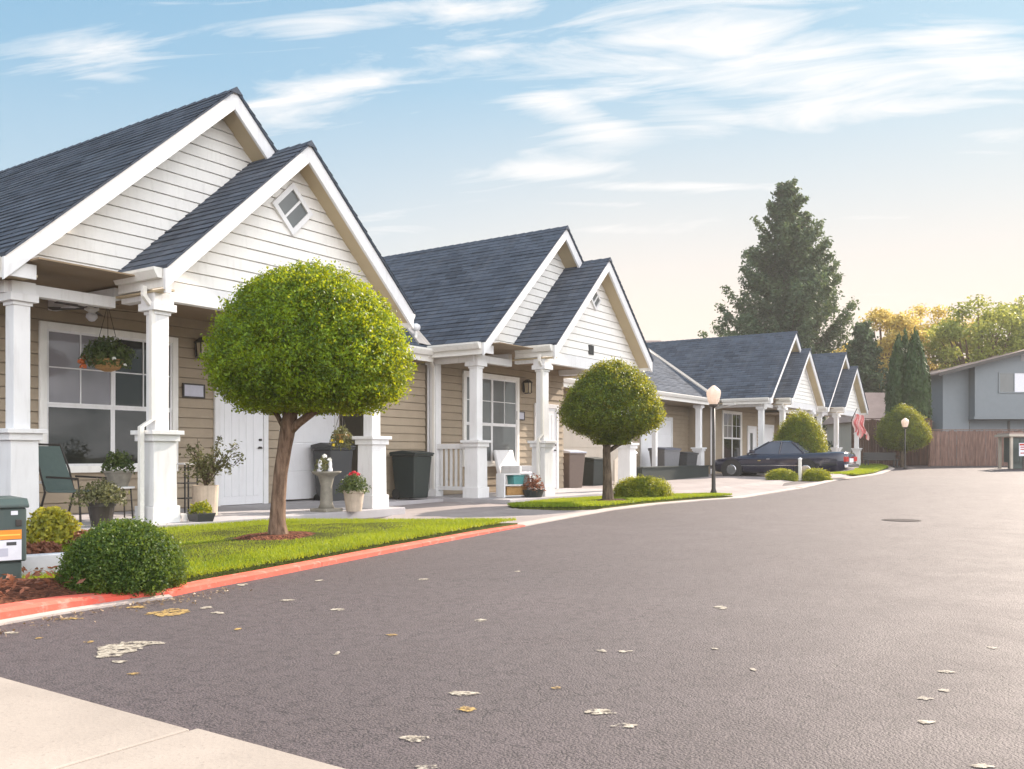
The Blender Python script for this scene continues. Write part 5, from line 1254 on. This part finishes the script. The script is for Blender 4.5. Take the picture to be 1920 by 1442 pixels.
MB().box(-1.18, 1.6, -.6, .7, 1.53, 1.64).build('roof', 'beige', o, bevel=.01); MB().box(-1.10, 1.5, -.5, .6, 1.645, 1.72).build('roof_deck', 'pinkroof', o)
for x in (-1.0, 1.45):
    for y in (-.45, .55): MB().box(x-.06, x+.06, y-.06, y+.06, 0, 1.53).build('post', 'beige', o, bevel=.006)
m_ = MB()
for i in range(6):
    for j in range(4): m_.box(-.92+i*.38, -.92+i*.38+.36, -.36, -.33, .35+j*.28, .35+j*.28+.26)
m_.box(-.94, 1.38, -.33, .3, .30, 1.50); m_.box(-.8, 1.2, -.2, .2, 0, .30); m_.build('mailboxes', 'greencab', o)
c2 = W(1919, 838, 42.2); o = thing('notice_sign', 'small white notice with red lettering in front of the kiosk', 'sign', (c2.x, c2.y, g), FR)
MB().box(-.03, .03, 0, .04, 0, .75).build('post', 'iron', o); MB().box(-.22, .22, -.03, 0, .60, 1.22).build('board', 'labelw', o, bevel=.004)
m_ = MB(); m_.box(-.20, .20, -.036, -.0305, 1.10, 1.19); m_.build('header', 'redlens', o)
for z_ in (1.00, .90, .72): MB().box(-.16, .16, -.036, -.0305, z_, z_+.05).build('text_line', 'redlens', o)

def simple_house(label, pxc, d, wid, eave, ridge, dep, wallm, roofm, rz=0, z0=.3):
    c = W(pxc, 855, d); o = thing('distant_house', label, 'house', (c.x, c.y, z0), FR+rz)
    MB().box(-wid/2, wid/2, 0, dep, -.3, eave).build('wall', wallm, o)
    m_ = MB(); e = .4
    A = [(-wid/2-e, -e, eave-.1), (wid/2+e, -e, eave-.1), (wid/2+e, dep+e, eave-.1), (-wid/2-e, dep+e, eave-.1), (-wid/2+wid*.28, dep/2, ridge), (wid/2-wid*.28, dep/2, ridge)]
    m_.add(A, [(0, 1, 5, 4), (1, 2, 5), (2, 3, 4, 5), (3, 0, 4), (3, 2, 1, 0)]); m_.build('roof', roofm, o)
    f_ = MB().box(-.7, .7, -.05, -.0, 1.0, 2.2).build('window', 'white', o); MB().box(-.62, .62, -.06, -.051, 1.08, 2.12).build('pane', 'gdark', f_)
    return o
simple_house('distant brown roofed house glimpsed over the second bungalow', 1200, 82, 12, 8.0, 11.9, 9, 'beige', 'pinkroof')
simple_house('distant pinkish roofed house behind the cypresses', 1668, 58, 4.6, 2.9, 4.9, 5, 'beige', 'pinkroof', z0=.4)
simple_house('low beige house left of the blue grey house', 1757, 61, 3.2, 2.7, 5.5, 5, 'beige', 'pinkroof', z0=.4)

# two storey blue grey house
d = 56; gx = lambda px: (px-1840)/F*d
c = W(1840, 855, d); g = gz(c.x); hz = lambda py: HC+(HZ-py)/F*d-g
o = thing('grey_house', 'two storey blue grey house with an overhanging upper floor behind the brown fence', 'house', (c.x, c.y, g), FR)
ax = gx(2050); ay = lambda x: hz(700)+(x-gx(1752))*(hz(622)-hz(700))/(ax-gx(1752)); XR = 2*ax-gx(1752)
m_ = MB(); m_.box(gx(1795), gx(2330), .95, 8, -.3, hz(782)); m_.build('wall', 'greywall', o, label='ground floor wall')
m_ = MB()
P = [(gx(1828), hz(782)), (gx(2290), hz(782)), (gx(2290), ay(gx(1810))), (ax, ay(ax)-.12), (gx(1828), ay(gx(1828))-.12)]
m_.prism(P, lambda p: (p[0], 0, p[1]), lambda p: (p[0], 7.8, p[1])); m_.build('wall', 'greywall', o, label='overhanging upper floor wall')
m_ = MB(); P = [(gx(1778), .0), (gx(1827.5), .0), (gx(1827.5), ay(gx(1827.5))-.13), (gx(1778), ay(gx(1778))-.13)]
m_.prism(P, lambda p: (p[0], .7, p[1]), lambda p: (p[0], 7.7, p[1])); m_.build('wall', 'greywall', o)
m_ = MB(); P = [(gx(1752), ay(gx(1752))), (ax, ay(ax)), (ax, ay(ax)-.11), (gx(1752), ay(gx(1752))-.11)]
m_.prism(P, lambda p: (p[0], -.7, p[1]), lambda p: (p[0], 8.4, p[1]))
P = [(XR, ay(gx(1752))), (ax, ay(ax)), (ax, ay(ax)-.11), (XR, ay(gx(1752))-.11)][::-1]
m_.prism(P, lambda p: (p[0], -.7, p[1]), lambda p: (p[0], 8.4, p[1])); m_.build('roof', 'pinkroof', o)
m_ = MB(); m_.prism([(gx(1750), ay(gx(1752))-.03), (ax, ay(ax)-.03), (ax, ay(ax)-.24), (gx(1750), ay(gx(1752))-.24)], lambda p: (p[0], -.76, p[1]), lambda p: (p[0], -.705, p[1])); m_.build('bargeboard', 'iron', o)
m_ = MB(); m_.box(gx(1826), gx(2290), -.03, .94, hz(786), hz(782.2)); m_.build('soffit', 'greywall', o)
def gwin(x0, x1, z0, z1, y, p1, p2):
    f_ = MB(); t_ = .07
    f_.box(x0-t_, x0, y-.05, y, z0-t_, z1+t_); f_.box(x1, x1+t_, y-.05, y, z0-t_, z1+t_); f_.box(x0, x1, y-.05, y, z1, z1+t_); f_.box(x0, x1, y-.05, y, z0-t_, z0); xm = (x0+x1)/2; f_.box(xm-.03, xm+.03, y-.05, y, z0, z1)
    f = f_.build('window', 'greywall', o); MB().box(x0, xm-.03, y-.03, y-.02, z0, z1).build('pane', p1, f); MB().box(xm+.03, x1, y-.03, y-.02, z0, z1).build('pane', p2, f)
gwin(gx(1874), gx(1928), hz(735), hz(700), -.0, 'ggrey', 'labelw'); gwin(gx(1800), gx(1832), hz(812), hz(790), .94, 'gdark', 'gdark'); gwin(gx(1990), gx(2050), hz(735), hz(700), -.0, 'gdark', 'gdark')
MB().box(gx(1914), gx(1930), -.03, -.0, hz(677), hz(660)).build('vent', 'plaque', o)
MB().box(gx(1905), gx(1909), .90, .948, .3, hz(788)).build('downspout', 'iron', o)

# ------------------------------------------------------------------ thin warm haze over the far end of the street
hm = bpy.data.materials.new('haze_air'); hm.use_nodes = True; ht = hm.node_tree; ht.nodes.clear()
ho = ht.nodes.new('ShaderNodeOutputMaterial'); hv = ht.nodes.new('ShaderNodeVolumePrincipled'); hv.inputs['Color'].default_value = (1, .95, .9, 1); hv.inputs['Density'].default_value = .0009
ht.links.new(hv.outputs[0], ho.inputs['Volume'])
o = stuff(MB().box(-42, 212, -132, 152, -2.5, 27).build('haze', hm))

# leaf litter gathered in the gutter along the red kerb
P, N = [], []
og = offset(KO[:6], -.10)
for _ in range(260):
    i = rng.randrange(0, 5); t_ = rng.random(); q = og[i].lerp(og[i+1], t_); s_ = abs(rng.gauss(0, .13)); a_ = KO[i+1]-KO[i]
    nrm = Vector((a_.y, -a_.x, 0)).normalized(); q = q+nrm*s_
    P.append((q.x, q.y, .012)); N.append((0, 0, 1))
stuff(leaves('leaf_litter', 'leaf_litter', P, N, .026, .6, .45))
